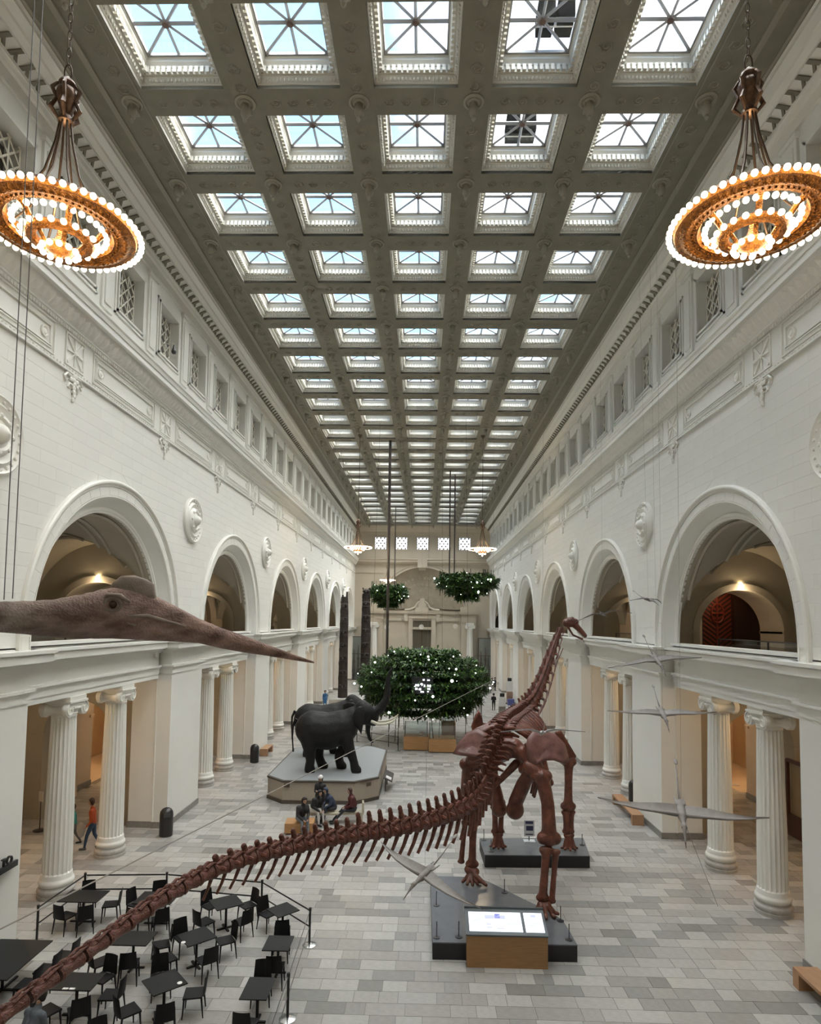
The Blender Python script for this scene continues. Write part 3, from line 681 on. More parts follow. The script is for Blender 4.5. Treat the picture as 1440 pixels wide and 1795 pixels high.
# ---------------------------------------------------------------- columns
def flute_shaft():
    b = MB(); nf_, sub = 20, 5; n = nf_ * sub; vs = []
    prof = [(0, .47), (.10, .455), (.14, .44), (.9, .438), (2.2, .425), (3.6, .40), (5.03, .375), (5.10, .385), (5.16, .38)]
    for z, r in prof:
        for j in range(n):
            t = (j % sub) / sub; d = 0 if (z < .12 or z > 5.08) else .035 * math.sin(PI * t) if j % sub else 0
            a_ = 2 * PI * j / n; vs.append(((r - d) * math.cos(a_), (r - d) * math.sin(a_), z + .62))
    b.add(vs, [(i * n + j, i * n + (j + 1) % n, (i + 1) * n + (j + 1) % n, (i + 1) * n + j) for i in range(len(prof) - 1) for j in range(n)])
    return b.mesh('shaft', TRIM)
shaft = flute_shaft()
bs = MB().lathe((0, 0, 0), [(.55, 0), (.55, .10), (.53, .12), (.545, .15), (.56, .21), (.545, .27), (.52, .29), (.50, .31), (.49, .35), (.50, .38)], 40).mesh('base_stone', mat('column_base_stone', (.36, .34, .31), .4, noise=(8, (.46, .44, .40), .8)), True)
bt = MB().lathe((0, 0, 0), [(.48, .37), (.51, .42), (.525, .47), (.51, .53), (.48, .56), (.47, .60), (.47, .63)], 40).mesh('base_torus', TRIM, True)
cp = MB(); zb_ = 5.78
cp.lathe((0, 0, zb_), [(.38, 0), (.40, .03), (.38, .06), (.42, .12), (.49, .20), (.47, .26), (.40, .28)], 32)
for sy in (-1, 1):
    for k in range(2):
        X0 = -.44 if k == 0 else .30
        cp.M = Matrix.Translation((0, sy * .44, zb_ + .16)) @ Matrix.Rotation(PI / 2, 4, 'Y')
        cp.lathe((0, 0, 0), [(.22, X0), (.22, X0 + .14)], 20)
        cp.M = None
        xf = -.455 if k == 0 else .455
        pts = [(xf, sy * .44 + sy * (.21 - .18 * i / 26) * math.sin(2.4 * PI * i / 26), zb_ + .16 + (.21 - .18 * i / 26) * math.cos(2.4 * PI * i / 26)) for i in range(27)]
        cp.tube(pts, [.03 - .015 * i / 26 for i in range(27)], 5)
    cp.M = Matrix.Translation((0, sy * .44, zb_ + .16)) @ Matrix.Rotation(PI / 2, 4, 'Y')
    cp.lathe((0, 0, 0), [(.20, -.30), (.13, -.1), (.12, 0), (.13, .1), (.20, .30)], 16, caps=False); cp.M = None
cp.box(-.45, .45, -.46, .46, zb_ + .29, zb_ + .39); cp.box(-.50, .50, -.52, .52, zb_ + .39, zb_ + .46)
cp.box(-.46, .46, -.48, .48, zb_ + .46, 6.37)
for j in range(7): cp.ball((-.43, (j - 3) * .1, zb_ + .22), (.05, .04, .06), 6, 4); cp.ball((.43, (j - 3) * .1, zb_ + .22), (.05, .04, .06), 6, 4)
cp = cp.mesh('capital', TRIM, True)
for s in (-1, 1):
    for i, ya in enumerate(YA):
        for j, dy in enumerate((-1.45, 2.0)):
            if i == 0: continue
            side = 'left' if s < 0 else 'right'
            which = ('nearer', 'farther')[j]
            bay = ORD[i - 1] if i > 1 else 'nearest visible'
            c_ = thing('column', 'white fluted column with scrolled capital, %s of the pair in the %s bay of the %s wall' % (which, bay, side), 'column', (s * (11.38 if s < 0 else 11.5), ya + dy, 0), group='fluted columns along the hall')
            link('base_stone', bs, c_); link('base_torus', bt, c_); link('shaft', shaft, c_); link('capital', cp, c_)
            c_['label'] = 'fluted column with scrolled capital, %s of two in %s bay of %s wall' % (which, bay, side)
for sg in (-1, 1):
    c_ = thing('column', 'round cream column with scrolled capital %s of the portal on the far wall' % ('left' if sg < 0 else 'right'), 'column', (.05 + sg * 7.35, Y1 - 1.25, 0)); c_.scale = (1.15, 1.15, 1.39); c_.rotation_euler.z = PI / 2
    for n_, me in (('base_stone', bs), ('base_torus', bt), ('shaft', shaft), ('capital', cp)): link(n_, me, c_)
# ---------------------------------------------------------------- lamps of the aisles
AL = mat('downlight_glow', (1, .8, .5), emit=((1, .78, .45), 12))
dn = MB().lathe((0, 0, 0), [(.12, 0), (.12, -.05), (.001, -.05)], 12).mesh('downlight', AL)
for s in (-1, 1):
    for i, ya in enumerate(YA[1:], 1):
        for dx, e_ in ((14.6, 75), (19.3, 130)):
            l_ = link('downlight', dn, None, loc=(s * dx, ya, 6.94), label='small warm %s downlight in the ceiling of the %s bay of the %s aisle' % ('inner' if dx > 15 else 'outer', ORD[i - 1], 'left' if s < 0 else 'right'), cat='ceiling light', group='aisle downlights')
            lamp('aisle_lamp', 'POINT', (0, 0, -.3), e_, (1, .72, .42), .12, parent=l_)
        sp = link('spotlight', MB(1).lathe((0, 0, 0), [(.03, .22), (.08, .16), (.10, 0), (.001, .02)], 10).mesh('spotlight', AL), None, loc=(s * 14.3, ya + 5.68, 10.66), rot=(-.5, 0, 0),
                  label='small bright spotlight high in the gallery behind the %s arch of the %s wall' % (ORD[i - 1], 'left' if s < 0 else 'right'), cat='spotlight')
        lamp('gallery_lamp', 'POINT', (-.0, 0, -.3), 14, (1, .75, .48), .1, parent=sp)
# ---------------------------------------------------------------- sauropod skeleton
BONE = mat('cast_bone', (.17, .056, .034), .38, noise=(4.5, (.065, .021, .014), .9), bump=(12, .8, .03))
BONEP = mat('cast_bone_pale', (.21, .10, .085), .38, noise=(3.5, (.10, .042, .036), .9), bump=(12, .4, .02))
def spline(P, n):
    """catmull-rom through P, n samples"""
    P = [Vector(p) for p in P]; Q = [P[0] * 2 - P[1]] + P + [P[-1] * 2 - P[-2]]; o = []
    fine = []
    for i in range(1, len(Q) - 2):
        for k in range(20):
            t = k / 20; a, b, c, d = Q[i - 1:i + 3]
            fine.append(.5 * ((2 * b) + (c - a) * t + (2 * a - 5 * b + 4 * c - d) * t * t + (3 * b - a - 3 * c + d) * t ** 3))
    fine.append(P[-1]); L = [0]
    for a, b in zip(fine, fine[1:]): L.append(L[-1] + (b - a).length)
    return fine, L
def resample(P, weights):
    """points along the spline at cumulative weighted steps"""
    fine, L = spline(P, 0); T = L[-1]; W_ = [0]
    for w in weights: W_.append(W_[-1] + w)
    out = []; j = 0
    for w in W_:
        d = w / W_[-1] * T
        while j < len(L) - 2 and L[j + 1] < d: j += 1
        t = (d - L[j]) / max(1e-9, L[j + 1] - L[j]); out.append(fine[j].lerp(fine[j + 1], min(1, t)))
    return out
dino = thing('dinosaur_skeleton', 'huge reddish brown long-necked dinosaur skeleton standing on two dark plinths', 'skeleton', (3.6, 20.5, .45))
def dlink(name, me, P, Q, size, up=(0, 0, 1), roll=0):
    """place unit mesh (x along bone, z up) between P and Q"""
    P, Q = Vector(P), Vector(Q); x = (Q - P); L = x.length; x.normalize(); y = Vector(up).cross(x).normalized(); z = x.cross(y)
    m = Matrix.Translation((P + Q) / 2 - dino.location) @ Matrix((x, y, z)).transposed().to_4x4() @ Matrix.Diagonal((L, size, size, 1))
    o = link(name, me, dino); o.matrix_local = m; return o
def vert(kind, h=1.25):
    """vertebra mesh, 1 long in x, centrum about 1 across"""
    b = MB()
    rr = [(.0, .0), (-.46, .0), (-.47, .44), (-.38, .5), (-.2, .40), (.1, .38), (.32, .46), (.44, .5), (.5, .40), (.5, 0)]
    n = 12; pts = [(x, r) for x, r in rr[1:]]
    vs = [(x, r * math.cos(2 * PI * j / n), r * math.sin(2 * PI * j / n)) for x, r in pts for j in range(n)]
    b.add(vs, [(i * n + j, i * n + (j + 1) % n, (i + 1) * n + (j + 1) % n, (i + 1) * n + j) for i in range(len(pts) - 1) for j in range(n)])
    if kind in ('tail', 'tailfar'):
        h = h if kind == 'tail' else .62
        [b.ball((x_, 0, z_ * h / 1.25), (rx_, ry_, rz_), 10, 6) for x_, z_, rx_, ry_, rz_ in ((-.08, .42, .36, .2, .3), (-.15, .72, .27, .15, .3), (-.22, .98, .22, .13, .27), (-.30, 1.2, .2, .15, .2))]
        for sg in (-1, 1):
            b.tube([(.1, sg * .15, .45), (.42, sg * .2, .62), (.55, sg * .16, .6)], [.14, .1, .06], 6)
            b.tube([(-.35, sg * .12, .5), (-.55, sg * .15, .55)], [.1, .07], 6)
            if kind == 'tail': b.tube([(0, sg * .3, .1), (-.1, sg * .8, .16)], [.16, .09], 6)
        if kind == 'tail': b.ball((0, 0, .35), (.42, .3, .25), 8, 6)
        else: b.ball((0, 0, .28), (.40, .26, .22), 8, 6)
    elif kind == 'base':                                                # front of the tail and sacrum: wide flanges
        b.tube([(0, 0, .3), (-.05, 0, .9), (-.1, 0, 1.5)], [.3, .2, .2], 8, flat=.9); b.ball((-.1, 0, 1.5), (.16, .34, .16), 8, 5)
        for sg in (-1, 1):
            b.tube([(0, sg * .3, .3), (-.05, sg * .9, .45), (-.15, sg * 1.35, .3)], [.3, .2, .1], 8, flat=.5)
            b.tube([(0, sg * .2, .9), (.2, sg * .35, .7), (.35, sg * .3, .5)], [.12, .1, .08], 6)
    elif kind == 'back':
        b.tube([(0, 0, .3), (0, 0, .85), (-.05, 0, 1.35)], [.34, .22, .2], 8, flat=1.1); b.ball((-.05, 0, 1.38), (.22, .38, .14), 8, 5)
        for sg in (-1, 1):
            b.tube([(0, sg * .25, .5), (0, sg * .8, .9), (0, sg * 1.25, .95)], [.26, .16, .12], 8, flat=.8)
            b.tube([(.3, sg * .2, .55), (-.3, sg * .2, .6)], [.12, .12], 6)
    else:                                                               # neck
        b.tube([(-.3, 0, .35), (-.1, 0, .75), (.0, 0, 1.0)], [.35, .2, .14], 8, flat=.5)
        for sg in (-1, 1):
            b.tube([(.45, sg * .3, .5), (0, sg * .3, .55), (-.5, sg * .32, .6)], [.13, .17, .12], 6)
            b.tube([(.2, sg * .35, -.2), (.1, sg * .6, -.45), (-.7, sg * .62, -.55)], [.16, .13, .05], 6)
    return b.mesh('vertebra', BONE, True)
VT2, VT3 = vert('tail', 1.05), vert('tail', .88)
VT, VF, VB, VK, VN = vert('tail'), vert('tailfar'), vert('base'), vert('back'), vert('neck')
chev = MB(); chev.tube([(0, .0, 0), (-.25, 0, -.55), (-.62, 0, -1.1)], [.13, .10, .09], 6); chev.tube([(0, 0, 0), (.1, 0, .12)], [.12, .08], 6); chev = chev.mesh('chevron_bone', BONE, True)
# tail: from the sacrum towards the camera and away to the left
TP = [(2.98, 20.5, 5.25), (2.80, 19.9, 4.98), (2.48, 19.1, 4.62), (2.15, 18.35, 4.18), (1.80, 17.7, 3.92), (1.02, 16.9, 3.79), (-.15, 15.95, 3.75), (-1.47, 15.0, 3.83), (-2.56, 13.8, 3.96), (-3.41, 12.5, 4.10), (-4.01, 11.2, 4.08), (-4.42, 10.0, 3.97), (-4.73, 9.0, 3.87), (-4.99, 8.2, 3.77), (-5.3, 7.2, 3.6)]
nT = 50; wt = [1.0 + .3 * min(1, i / 20) + .8 * max(0, i - 30) / 20 for i in range(nT)]
TT = resample(TP, wt)
for i in range(nT):
    t = i / nT; sz = .40 * (1 - t) ** .75 * .92 + .165
    if i < 10: sz = .46 - i * .012
    me = VB if i < 9 else (VT if i < 26 else VT2 if i < 32 else VT3 if i < 38 else VF)
    a, b_ = TT[i], TT[i + 1]
    dlink('vertebra', me, b_.lerp(a, .03), a.lerp(b_, .03), sz * (1.0 if i > 8 else .95))
    if 4 < i < 38:
        d = (a - b_).normalized(); o = link('chevron_bone', chev, dino); y = Vector((0, 0, 1)).cross(d).normalized(); z = d.cross(y)
        L = .66 * (1 - t * .75)
        o.matrix_local = Matrix.Translation(b_ - z * sz * .48 - dino.location) @ Matrix((d, y, z)).transposed().to_4x4() @ Matrix.Diagonal((L, L, L, 1))
# sacrum and back
BP = [(2.98, 20.5, 5.25), (3.2, 21.2, 5.35), (3.5, 22.3, 5.35), (3.9, 23.3, 5.36), (4.35, 24.4, 5.45)]
BB = resample(BP, [1] * 14)
for i in range(14): dlink('vertebra', VK, BB[i], BB[i + 1], .36)
NP = [(4.35, 24.4, 5.45), (4.75, 25.0, 5.75), (5.1, 25.5, 6.2), (5.52, 26.2, 6.88), (5.87, 26.8, 7.56), (6.2, 27.35, 8.2), (6.5, 27.7, 8.75)]
NN = resample(NP, [.6, .65, .75, .85, 1, 1.1, 1.15, 1.15, 1.1, 1.05, .95, .8])
ns = [.60, .58, .55, .52, .48, .44, .41, .38, .34, .30, .26, .2]
for i in range(12): dlink('vertebra', VN, NN[i], NN[i + 1], ns[i], up=(-.5, -.2, .6))
for sg, nm in ((.08, 0), (.2, 1)):
    b = MB(); b.tube([(NN[8] + Vector((sg, -.1, -.3)))[:], (NN[10] + Vector((sg + .1, -.05, -.25)))[:]], [.012, .02], 5); b.M = None
    o = b.build('neck_rib', BONE, dino); o.location = -dino.location
# skull
sk = hull([((0, 0, 0), .15, (.28, 0, -.02), .13), ((.28, 0, -.02), .13, (.62, 0, -.34), .085), ((.62, 0, -.34), .085, (.70, 0, -.44), .08), ((0, 0, .05), .1, (.22, 0, .14), .09),
           ((.05, .07, -.12), .045, (.25, .06, -.42), .03), ((.05, -.07, -.12), .045, (.25, -.06, -.42), .03), ((.25, .06, -.42), .035, (.60, .0, -.56), .04), ((.25, -.06, -.42), .035, (.60, .0, -.56), .04), ((.1, 0, .08), .13, (.35, 0, .04), .12)], .018, 2, 'skull')
sk.materials.append(BONE)
o = link('skull', sk, dino); o.matrix_local = Matrix.Translation(Vector((6.72, 27.75, 8.98)) - dino.location) @ Matrix.Rotation(-.15, 4, 'Z') @ Matrix.Diagonal((1.15, 1.3, 1.25, 1))
TOOTH = mat('teeth', (.5, .4, .3), .4)
for j in range(9):
    t = j / 8
    for sg in (-1, 1): MB().tube([(.42 + .26 * t, sg * .05, -.27 - .22 * t), (.40 + .25 * t, sg * .045, -.34 - .2 * t)], [.014, .004], 5).build('tooth', TOOTH, o)
# pelvis
def blade(P, th, name='ilium', m=None):
    """curved bone plate through a ring of points around a centre"""
    c = sum((Vector(p) for p in P), Vector()) / len(P)
    nrm = Vector()
    for a, b in zip(P, P[1:] + P[:1]): nrm += (Vector(a) - c).cross(Vector(b) - c)
    nrm.normalize(); b = MB(); n = len(P); rings = []
    for k, (f_, h) in enumerate(((1, 0), (.97, th), (.7, th * .8), (.3, th * .5))):
        rings.append([(c.lerp(Vector(p), f_) + nrm * h)[:] for p in P])
    lo = [[(c.lerp(Vector(p), f_) - nrm * h)[:] for p in P] for f_, h in ((.97, th), (.7, th), (.3, th * 1.1))]
    allr = [[(c + nrm * th * .4)[:]] * n] + rings[::-1] + lo + [[(c - nrm * th * 1.2)[:]] * n]
    vs = [p for r in allr for p in r]
    b.add(vs, [(i * n + j, i * n + (j + 1) % n, (i + 1) * n + (j + 1) % n, (i + 1) * n + j) for i in range(len(allr) - 1) for j in range(n)])
    o = b.build(name, m or BONEP, dino, smooth='all'); o.location = -dino.location; return o
blade([(3.62, 19.55, 5.15), (3.66, 19.6, 5.38), (3.85, 19.8, 5.55), (4.2, 20.0, 5.56), (4.6, 20.0, 5.46), (4.9, 19.95, 5.15), (5.0, 19.8, 4.72), (4.86, 19.7, 4.58), (4.5, 19.6, 4.72), (4.1, 19.5, 4.72), (3.85, 19.45, 4.55), (3.68, 19.45, 4.68)], .06)
blade([(2.5, 20.2, 5.1), (2.5, 20.3, 5.38), (2.2, 20.45, 5.5), (1.85, 20.45, 5.38), (1.55, 20.35, 5.05), (1.38, 20.25, 4.72), (1.6, 20.15, 4.70), (1.95, 20.1, 4.68), (2.25, 20.05, 4.66), (2.45, 20.1, 4.75)], .06)
blade([(2.15, 22.6, 5.2), (2.3, 22.75, 5.6), (2.42, 22.8, 5.78), (2.55, 22.85, 5.5), (2.6, 22.9, 5.1), (2.5, 22.8, 4.8), (2.3, 22.7, 4.8)], .04, 'shoulder_blade', BONE)
def bone(name, caps, vox=.03, sm=5, m=None):
    me = hull(caps, vox, sm, name); me.materials.append(m or BONE)
    o = link(name, me, dino); o.location = -dino.location; return o
bone('pelvis', [((2.7, 20.2, 5.0), .32, (3.3, 20.0, 5.0), .32), ((2.4, 20.3, 4.8), .26, (2.0, 20.5, 4.5), .2), ((3.5, 19.9, 4.9), .26, (3.95, 19.6, 4.5), .22), ((3.0, 20.0, 4.9), .3, (3.0, 20.6, 4.7), .3), ((3.75, 19.7, 4.7), .14, (3.62, 19.6, 5.2), .07), ((2.5, 20.3, 4.7), .14, (2.53, 20.25, 5.3), .07)], .05)
for k in range(7):
    for sg in (-1, 1):
        c = BB[0].lerp(BB[3], k / 6); t = 1 - abs(k - 3) / 5
        b = MB(); b.tube([(c + Vector((0, 0, .25)))[:], (c + Vector((sg * .35, 0, .30 - .02 * k)))[:], (c + Vector((sg * (.55 + .3 * t), -.06, .12)))[:], (c + Vector((sg * (.75 + .3 * t), -.1, .0)))[:]], [.10, .085, .075, .09], 7)
        o = b.build('sacral_rib', BONE, dino, smooth='all'); o.location = -dino.location
def longbone(name, P, Q, r, r1, r2, bend=(0, 0, 0), m=None, head=None):
    P, Q = Vector(P), Vector(Q); mid = (P + Q) / 2 + Vector(bend); d = (Q - P).normalized(); side = Vector((1, 0, 0))
    c = [(P + d * r1 * .5, r1 * .8, P.lerp(mid, .45), r * 1.1), (P.lerp(mid, .45), r * 1.1, mid, r), (mid, r, Q.lerp(mid, .4), r * 1.1), (Q.lerp(mid, .4), r * 1.1, Q - d * r2 * .4, r2 * .8),
         (P - side * r1 * .55 + d * r1 * .4, r1 * .6, P + side * r1 * .55 + d * r1 * .4, r1 * .6), (Q - side * r2 * .6 - d * r2 * .4, r2 * .62, Q + side * r2 * .6 - d * r2 * .4, r2 * .62)]
    if head: c.append((P + d * r1 * .3, r1 * .6, P + Vector(head), r1 * .7))
    return bone(name, c, .032, 5, m)
longbone('thigh_bone', (4.05, 19.45, 4.40), (4.25, 19.1, 2.40), .20, .30, .31, (.08, 0, .1), head=(-.35, .1, .12))
longbone('shin_bone', (4.15, 19.05, 2.28), (3.98, 18.8, .85), .12, .20, .17)
longbone('calf_bone', (4.42, 19.02, 2.22), (4.25, 18.8, .78), .085, .14, .11)
longbone('thigh_bone', (2.0, 20.65, 4.45), (1.98, 21.0, 2.5), .24, .34, .32, (-.08, 0, 0), head=(.35, 0, .1))
longbone('shin_bone', (2.12, 21.0, 2.42), (2.08, 20.95, .95), .12, .20, .19)
longbone('calf_bone', (1.85, 21.0, 2.40), (1.72, 20.95, 1.05), .085, .13, .11)
bone('ischium', [((3.4, 20.1, 4.5), .14, (2.9, 20.3, 3.9), .10), ((2.9, 20.3, 3.9), .10, (2.62, 20.3, 3.6), .05)], .03)
bone('pubis', [((3.9, 20.0, 4.4), .26, (3.65, 20.2, 3.85), .2), ((3.65, 20.2, 3.85), .24, (3.42, 20.4, 3.2), .24), ((3.42, 20.4, 3.2), .22, (3.40, 20.4, 2.95), .30)], .04, 6)
bone('pubis', [((2.6, 20.5, 4.4), .24, (2.75, 20.7, 3.8), .17), ((2.75, 20.7, 3.8), .18, (2.9, 20.8, 3.2), .2), ((2.9, 20.8, 3.2), .18, (2.95, 20.8, 2.85), .26)], .04, 6)
# fore limbs
longbone('upper_arm_bone', (6.0, 24.2, 3.8), (5.95, 24.1, 1.95), .15, .27, .25)
longbone('forearm_bone', (5.86, 24.1, 1.88), (5.9, 24.1, 1.05), .12, .16, .15)
longbone('forearm_bone', (6.08, 24.15, 1.88), (6.05, 24.12, 1.05), .11, .15, .13)
longbone('upper_arm_bone', (3.0, 24.2, 3.6), (3.3, 24.2, 2.0), .15, .27, .27)
longbone('forearm_bone', (3.18, 24.15, 2.0), (3.2, 24.1, 1.0), .11, .16, .14)
longbone('forearm_bone', (3.46, 24.2, 2.0), (3.4, 24.12, 1.0), .10, .15, .13)
blade([(5.35, 23.6, 4.9), (5.6, 23.7, 4.95), (5.9, 24.0, 4.5), (6.3, 24.3, 3.9), (6.1, 24.3, 3.5), (5.7, 24.2, 3.6), (5.5, 23.9, 4.3)], .05, 'shoulder_blade', BONE)
blade([(2.9, 23.4, 5.2), (2.65, 23.6, 5.2), (2.5, 24.0, 4.5), (2.6, 24.3, 3.7), (3.0, 24.3, 3.4), (3.2, 24.2, 4.0)], .05, 'shoulder_blade', BONE)
bone('breast_bone', [((5.0, 24.3, 3.9), .14, (5.1, 24.2, 3.3), .16), ((5.1, 24.2, 3.3), .14, (5.3, 24.1, 2.9), .12)], .03)
bone('breast_bone', [((4.2, 24.5, 3.8), .14, (4.25, 24.4, 3.3), .15)], .03)
def foot(name, c, r, n, h):
    caps = []; cc = Vector(c)
    for k in range(n):
        a = PI * (1.05 + .9 * k / (n - 1)) if n > 1 else 0
        top = cc + Vector((math.cos(a) * r * .45, math.sin(a) * r * .3, h)); bot = cc + Vector((math.cos(a) * r, math.sin(a) * r * .8, .09))
        caps += [(top, .055, bot, .06), (bot, .06, bot + Vector((math.cos(a) * .1, math.sin(a) * .1, -.02)), .05)]
    caps.append((cc + Vector((-.12, 0, h)), .09, cc + Vector((.12, 0, h)), .09))
    return bone(name, caps, .022, 2)
foot('hind_foot', (4.02, 18.75, .45), .30, 5, .30)
b = bone('hind_foot', [((1.95, 20.95, .85), .13, (2.2, 20.9, .8), .13), ((2.15, 20.8, .75), .09, (2.5, 20.5, .55), .06)] + [((2.05, 20.9, .78), .08, (2.05 + .3 * math.cos(a), 20.9 - .35 * math.sin(a), .52), .055) for a in (.3, .9, 1.5, 2.1, 2.8)], .024, 2)
foot('fore_foot', (3.3, 24.1, .45), .20, 5, .50); foot('fore_foot', (5.98, 24.1, .45), .20, 5, .52)
# ribs
for i in range(11):
    c = BB[2 + i] if 2 + i < 14 else BB[13]; t = i / 10; d = (BB[min(14, 3 + i)] - BB[2 + i]).normalized(); y = Vector((0, 0, 1)).cross(d).normalized()
    w_ = 1.0 + .28 * math.sin(PI * (t * .8 + .1)); dep = 1.6 + 1.0 * math.sin(PI * min(1, t * .9 + .15))
    for sg in (-1, 1):
        pts = [c + Vector((0, 0, .28)) + y * sg * .25]
        for k in range(1, 9):
            a = k / 8; pts.append(c + y * sg * (w_ * math.sin(min(1, a * 1.25) * PI / 2) ** .8 * (1 - .25 * max(0, a - .6) / .4)) + Vector((0, 0, .35 - dep * a ** 1.5)) - d * .5 * a)
        b = MB(); b.tube([p[:] for p in pts], [.075, .085, .08, .07, .065, .06, .055, .05, .04], 7, flat=.7)
        o = b.build('rib', BONE, dino, smooth='all'); o.location = -dino.location
for x, z in ((1.6, 4.5), (1.75, 4.4)):
    pass
# ---------------------------------------------------------------- plinths under the skeleton
PLT = mat('plinth_top_gray', (.13, .14, .155), .16, noise=(3, (.165, .17, .18), .6)); PLS = mat('plinth_side_black', (.012, .012, .014), .5)
def slab(name, poly, z0, z1, label, cat, top=None, side=None):
    b = MB(); b.extr([(x, y, z0) for x, y in poly], (0, 0, z1 - z0 - .03))
    cx, cy = sum(p[0] for p in poly) / len(poly), sum(p[1] for p in poly) / len(poly)
    r = thing(name, label, cat, (cx, cy, z0))
    o = b.build('plinth_body', side or PLS, r); o.location = (-cx, -cy, -z0)
    b = MB(); b.extr([(x, y, z1 - .03) for x, y in poly], (0, 0, .03)); o = b.build('plinth_top', top or PLT, r); o.location = (-cx, -cy, -z0)
    return r
slab('plinth', [(.74, 17.05), (4.58, 17.1), (4.53, 17.95), (4.5, 18.45), (4.2, 19.05), (3.6, 19.75), (2.75, 20.85), (2.3, 21.35), (.73, 21.35), (.73, 20.8)], 0, .45, 'nearer low dark plinth with gray top under the hind legs of the skeleton', 'plinth')
slab('plinth', [(2.74, 23.36), (6.6, 23.5), (6.85, 25.4), (2.7, 25.1)], 0, .45, 'farther low black-sided plinth under the front legs of the skeleton', 'plinth')
POST = mat('thin_post', (.06, .06, .065), .4, .6)
pm = MB(); pm.tube([(0, 0, 0), (0, 0, .42)], .012, 6); pm.lathe((0, 0, 0), [(.10, 0), (.10, .015), (.001, .02)], 14, caps=False); pm = pm.mesh('rod', POST, True)
for (x, y), t_ in (((.85, 17.3), 'front left corner of the near plinth'), ((1.45, 17.35), 'near plinth left of the display desk'), ((4.42, 17.35), 'front right corner of the near plinth'), ((.88, 19.2), 'left edge of the near plinth'), ((3.05, 20.2), 'slanting rear edge of the near plinth'), ((4.42, 18.4), 'near plinth beside the right hind foot'), ((2.15, 21.2), 'back end of the near plinth'),
                   ((2.85, 24.9), 'left rear corner of the far plinth'), ((3.0, 23.7), 'left front corner of the far plinth'), ((5.0, 23.7), 'front edge of the far plinth'), ((6.6, 24.6), 'right end of the far plinth')):
    link('barrier_post', pm, None, loc=(x, y, .45), label='thin black rod standing on the ' + t_, cat='post', group='thin rods around the skeleton')
# display desk
desk = thing('display_desk', 'wooden display desk with two bright sloping screens in front of the near plinth', 'display', (2.68, 16.72, 0))
OAK = mat('oak_panel', (.36, .20, .085), .45, noise=(2.2, (.28, .145, .055), .8, (1, 1, 14)), bump=(60, .06, .002))
MB().box(-1.05, 1.05, 0, .30, 0, .80).build('cabinet', OAK, desk)
FR = mat('anthracite_frame', (.07, .085, .09), .35)
b = MB(); b.extr([(-1.08, -.02, .80), (-1.08, .80, 1.12), (-1.08, .80, 1.17), (-1.08, -.02, .84)], (2.14, 0, 0)); b.build('sloping_frame', FR, desk)
b = MB(); b.box(-1.08, 1.06, .76, .82, 1.0, 1.2); b.build('back_rail', FR, desk)
SCR = mat('lit_screen', (.8, .82, .9), .3, emit=((.78, .82, .95), .5)); INK = mat('print_gray', (.25, .26, .36), .5, emit=((.42, .44, .58), .5)); INKB = mat('print_blue', (.08, .09, .3), .5, emit=((.12, .14, .4), .5))
def onslope(u0, u1, v0, v1, h, m, name, parent):
    q = lambda u, v, k: (u, v * .924 - .02 - k * .38, .845 + v * .375 + k * .92)
    MB().add([q(u0, v0, h), q(u1, v0, h), q(u1, v1, h), q(u0, v1, h), q(u0, v0, 0), q(u1, v0, 0), q(u1, v1, 0), q(u0, v1, 0)], [(0, 1, 2, 3), (0, 4, 5, 1), (1, 5, 6, 2), (2, 6, 7, 3), (3, 7, 4, 0)]).build(name, m, parent)
onslope(-.98, .42, .10, .72, .008, SCR, 'screen', desk); onslope(.50, .99, .10, .72, .008, SCR, 'screen', desk)
for u0, u1, v0, v1, m_ in ((-.55, 0, .5, .62, INK), (-.28, -.14, .52, .66, INKB), (-.52, -.4, .3, .36, INK), (-.52, -.38, .2, .25, INK), (-.25, -.05, .18, .22, INK), (.02, .3, .5, .52, INK), (.02, .3, .44, .46, INK), (.02, .3, .38, .4, INK), (.02, .3, .32, .34, INK), (-.9, -.65, .5, .52, INK), (-.9, -.65, .44, .46, INK), (-.9, -.65, .38, .4, INK), (-.9, -.65, .32, .34, INK),
                          (.68, .82, .57, .66, INK), (.58, .9, .46, .48, INK), (.58, .9, .38, .4, INK), (.58, .9, .30, .32, INK), (.58, .9, .22, .24, INK)):
    onslope(u0, u1, v0, v1, .011, m_, 'print', desk)
# small sign on the far plinth
sg_ = thing('sign_panel', 'small white upright information sign on the far plinth', 'sign', (4.62, 24.9, .45))
MB().box(-.2, .2, 0, .02, .18, .80).build('panel', mat('sign_white', (.75, .76, .78), .4), sg_)
b = MB(); b.box(-.15, .15, -.006, 0, .66, .76); b.box(-.12, .15, -.006, 0, .40, .58); b.box(-.15, .15, -.006, 0, .24, .28); b.build('printed_blocks', mat('sign_navy', (.04, .05, .12), .5), sg_)
MB().box(-.22, .22, -.15, .15, 0, .02).build('foot', mat('clear_foot', (.6, .65, .68), .1), sg_); MB().tube([(0, .03, 0), (0, .03, .3)], .02, 6).build('stem', POST, sg_)
